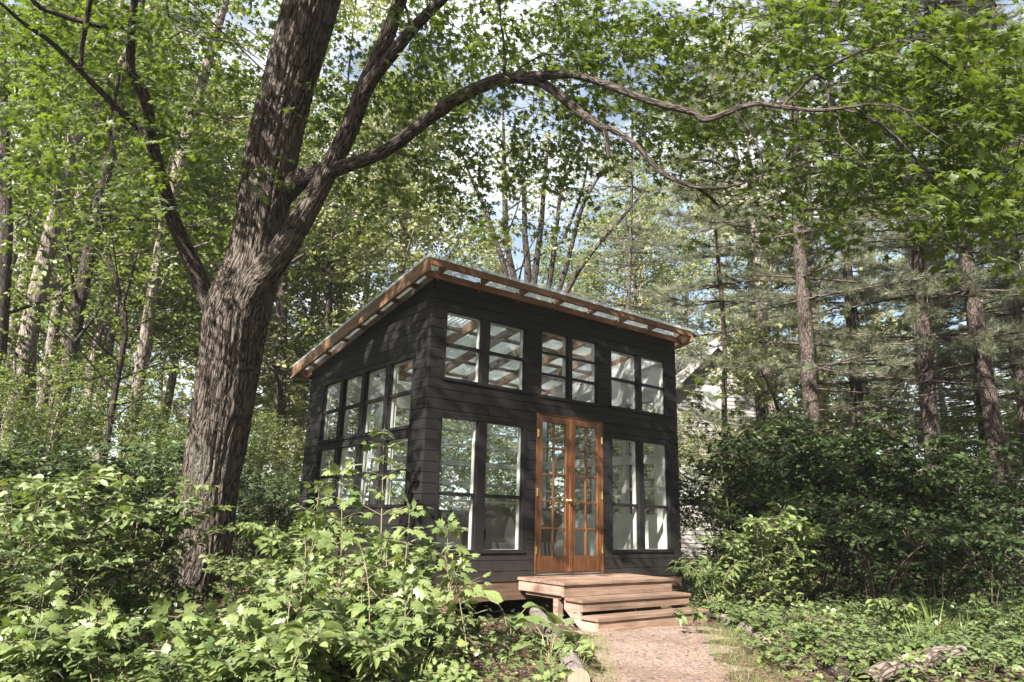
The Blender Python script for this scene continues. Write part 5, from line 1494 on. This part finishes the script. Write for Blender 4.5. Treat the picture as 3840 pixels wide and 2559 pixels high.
# dry bare stems standing among the leaves
g = np.random.default_rng(71)
for i in range(16):
    dx = g.choice([g.uniform(-40, 340), g.uniform(620, 1080)]); dep = g.uniform(4.8, 7.5); p = gpos(dx, dep)
    if path_dist(p[0], p[1]) < .25 or p[0] > -.3: continue
    h = g.uniform(.4, 1.0); a = g.uniform(0, 6.283); e = np.array([math.cos(a), math.sin(a), 0]) * h * g.uniform(.05, .3)
    w = cr_path(np.array([p - [0, 0, .05], p + e * .2 + [0, 0, h * .5], p + e * .6 + [0, 0, h * .85], p + e + [0, 0, h]]), 12)
    tl = [(w, np.linspace(.0045, .0015, 12), 5)]
    for s in range(2):
        b = w[g.integers(4, 10)]; d = _norm(g.normal(size=3) + [0, 0, .6]); tl.append((np.array([b, b + d * .12, b + d * .22]), np.array([.003, .002, .001]), 4))
    r_ = empty('dry_stem', p, 'thin dry brown stem standing bare among the leafy undergrowth', 'twig', 'dry stems in the undergrowth'); link('stem', tubes_mesh('stem', tl, M['dry'], p, 0, i), r_)

# ------------------------------------------------------------------ logs and a stump
def log_thing(name, label, p0, p1, r, cat='log', seed=1, bend=.04):
    p0 = np.array(p0); p1 = np.array(p1); m = (p0 + p1) / 2 + np.array([bend, 0, 0])
    w = cr_path(np.array([[*p0, r], [*m, r * .96], [*p1, r * .9]]), 26)
    r_ = empty(name, p0, label, cat)
    link('bark', tubes_mesh('bark', [(w[:, :3], w[:, 3], 22)], M['log'], p0, .035, seed), r_)
    q = MB(); d = Vector(w[0, :3] - w[1, :3]).normalized(); c = Vector(p0) - Vector(p0); q.rod([c - d * .004, c + d * .003], r * .985, 22); q.build('cut_end', M['block'], r_)
    q = MB(); d = Vector(w[-1, :3] - w[-2, :3]).normalized(); c = Vector(p1 - p0); q.rod([c - d * .004, c + d * .003], r * .88, 22); q.build('cut_end', M['block'], r_)
    return r_


a = ground_at(1330, 1585); b = ground_at(1296, 1500)
log_thing('edging_log', 'smooth pale grey log end edging the path at the bottom of the picture', a + [0, 0, .06], b + [0, 0, .04], .082, seed=2, bend=.0)
log_thing('edging_log', 'grey log lying left of the steps under the plants', ground_at(1225, 1412) + [0, 0, .05], ground_at(1282, 1490) + [0, 0, .04], .075, seed=3)
log_thing('edging_log', 'thin sunlit log edging the ground cover right of the steps', ground_at(1655, 1425) + [0, 0, .04], ground_at(1765, 1482) + [0, 0, .03], .06, seed=4)
fl = [(1990, 1590), (2055, 1556), (2110, 1548), (2150, 1528), (2215, 1515)]
pts = [ground_at(*q) + [0, 0, .07] for q in fl]
r_ = empty('fallen_log', pts[0], 'crooked fallen log with grey bark at the lower right', 'log')
w = cr_path(np.array([[*p, rr] for p, rr in zip(pts, (.075, .09, .095, .075, .05))]), 40); link('bark', tubes_mesh('bark', [(w[:, :3], w[:, 3], 20)], M['rot'], pts[0], .12, 6), r_)
pts2 = [ground_at(1885, 1535) + [0, 0, .05], ground_at(1925, 1560) + [0, 0, .05], ground_at(1960, 1590) + [0, 0, .05]]
r_ = empty('fallen_branch', pts2[0], 'dark rotten branch left of the crooked fallen log', 'branch')
w = cr_path(np.array([[*p, .05] for p in pts2]), 20); link('bark', tubes_mesh('bark', [(w[:, :3], w[:, 3], 14)], M['limb_bark'], pts2[0], .10, 7), r_)
sb = gpos(705, 10.2)
r_ = empty('stump', sb, 'pale grey tree stump by the far corner of the cabin side wall', 'stump')
w = cr_path(np.array([[*sb, .34], [*(sb + [0, 0, .25]), .27], [*(sb + [0, 0, .62]), .25]]), 16); link('bark', tubes_mesh('bark', [(w[:, :3], w[:, 3], 28)], M['log'], sb, .05, 8), r_)
q = MB(); q.rod([(0, 0, .612), (0, 0, .622)], .245, 24); q.build('cut_top', M['block'], r_)

# ------------------------------------------------------------------ ground cover, litter, fallen needles
P_ = cr_path(PATH, 60)
def P_X(y): return np.interp(-np.asarray(y), -P_[:, 1], P_[:, 0])


def ground_cover():
    g = np.random.default_rng(61); parts = []
    for n, tpl, sz, hmax, near in ((11000, 'round', .055, .13, True), (6500, 'ovate', .07, .18, True), (30000, 'oval', .08, .25, False), (16000, 'oval', .15, .45, False), (15000, 'round', .06, .12, 'right')):
        if near == 'right':
            dep = 6.5 + 6.5 * g.random(n); dx = g.uniform(1560, 2500, n)
        elif near:
            dep = 3.6 + 8.0 * g.random(n) ** 1.3; dx = g.uniform(-200, 2550, n)
        elif sz < .1:
            dep = 6 + 9 * g.random(n) ** .9; dx = g.uniform(-300, 2650, n)
        else:
            dep = 13 + 18 * g.random(n); dx = g.uniform(-300, 2700, n)
        d = _f[None] + ((dx * K - IW / 2) / FOC)[:, None] * _r - ((1197 * K - IH / 2) / FOC) * _u
        P = CAM + d * dep[:, None]; x, y = P[:, 0], P[:, 1]
        cl_ = np.sin(x * 2.3 + 1.1 * np.sin(y * 1.7)) * np.sin(y * 2.6 + 1.3 * np.sin(x * 1.9)) + g.normal(0, .45, n)
        pd = path_dist(x, y)
        ok = (pd > .08 + .10 * g.random(n) + np.where((x > P_X(y)), .32 * g.random(n) ** 2, 0)) & ~((x > -.1) & (x < CW + .1) & (y > -.1) & (y < CD)) & ~((x > SX0 - .1) & (x < SX1 + .1) & (y > -1.45) & (y < 0)) & (cl_ > -.35)
        ok &= ~((x > .1) & (x < 1.5) & (y > -1.3) & (y < 0) & (g.random(n) < .75))
        x, y = x[ok], y[ok]; m = len(x)
        C = np.stack([x, y, gz(x, y) + .015 + hmax * g.random(m) ** 1.6], -1)
        T = np.stack([g.normal(size=m), g.normal(size=m), g.uniform(-.35, .25, m)], -1)
        parts.append((C, T, np.array([0, 0, 1.0]) + g.normal(size=(m, 3)) * .28, sz * g.uniform(.6, 1.3, m), tpl, .5 + .25 * np.sin(x * 1.3) * np.sin(y * 1.1) + g.normal(0, .2, m)))
    o = link('ground_cover', leaf_mesh('ground_cover', parts, M['mid_leaf'], (0, 0, 0), 6)); tag(o, 'low leafy ground cover of the forest floor', 'ground cover', kind='stuff')


def litter():
    g = np.random.default_rng(62); n = 26000
    dep = 3.2 + 9 * g.random(n) ** 1.5; dx = g.uniform(-200, 2550, n)
    k = int(n * .62); dx[:k] = g.uniform(1100, 1900, k); dep[:k] = 3.5 + 4.8 * g.random(k)
    d = _f[None] + ((dx * K - IW / 2) / FOC)[:, None] * _r - ((1197 * K - IH / 2) / FOC) * _u
    P = CAM + d * dep[:, None]; x, y = P[:, 0], P[:, 1]
    ok = ~((x > SX0) & (x < SX1) & (y > -1.38) & (y < 0)); x, y = x[ok], y[ok]; m = len(x)
    C = np.stack([x, y, gz(x, y) + .014 + .012 * g.random(m)], -1); C[:34] = np.stack([g.uniform(SX0, SX1, 34), g.uniform(-.8, -.03, 34), np.full(34, TY + .006)], -1); T = np.stack([g.normal(size=m), g.normal(size=m), g.normal(0, .12, m)], -1)
    h = int(m * .72)
    pts = [(C[:h], T[:h], np.array([0, 0, 1.0]) + g.normal(size=(h, 3)) * .3, .10 * g.uniform(.5, 1.2, h), 'needle'), (C[h:], T[h:], np.array([0, 0, 1.0]) + g.normal(size=(m - h, 3)) * .35, .034 * g.uniform(.5, 1.4, m - h), 'oval')]
    o = link('leaf_litter', leaf_mesh('leaf_litter', pts, M['litter'], (0, 0, 0), 7)); tag(o, 'dead leaves and pine needles on the ground and path', 'leaf litter', kind='stuff')


def path_grass():
    g = np.random.default_rng(63); n = 15000
    P = cr_path(PATH, 60); i = g.integers(0, 40, n); a = g.uniform(0, 6.283, n)
    x = P[i, 0] + np.cos(a) * (P[i, 2] + g.normal(.16, .26, n)); y = P[i, 1] + np.sin(a) * (P[i, 2] + g.normal(.16, .26, n))
    pd = path_dist(x, y); ok = (pd > -.22) & (pd < .6) & (y < -1.45); x, y = x[ok], y[ok]; m = len(x)
    C = np.stack([x, y, gz(x, y)], -1); T = np.stack([g.normal(0, .45, m), g.normal(0, .45, m), np.ones(m)], -1)
    o = link('short_grass', leaf_mesh('short_grass', [(C, T, rdir(m, g), g.uniform(.03, .10, m), 'blade')], M['grass'], (0, 0, 0), 8)); tag(o, 'short grass along the edges of the path', 'grass', kind='stuff')


ground_cover(); litter(); path_grass()
for o in bpy.data.objects:
    if o.type == 'EMPTY': o.hide_render = False

# ------------------------------------------------------------------ the air between the trees
def haze():
    m, nt, out = new_mat('woodland air')
    v = N(nt, 'ShaderNodeVolumePrincipled', i_Density=HAZE); v.inputs['Color'].default_value = (.86, .90, .92, 1); v.inputs['Anisotropy'].default_value = .25
    nt.links.new(v.outputs[0], out.inputs['Volume'])
    q = MB(); q.box(-52, 56, -52, 54, -3.0, 24.0); o = q.build('haze', m); tag(o, 'thin pale haze in the woodland air', 'haze', kind='stuff')


HAZE = .0007
haze()
SC.cycles.volume_bounces = 0
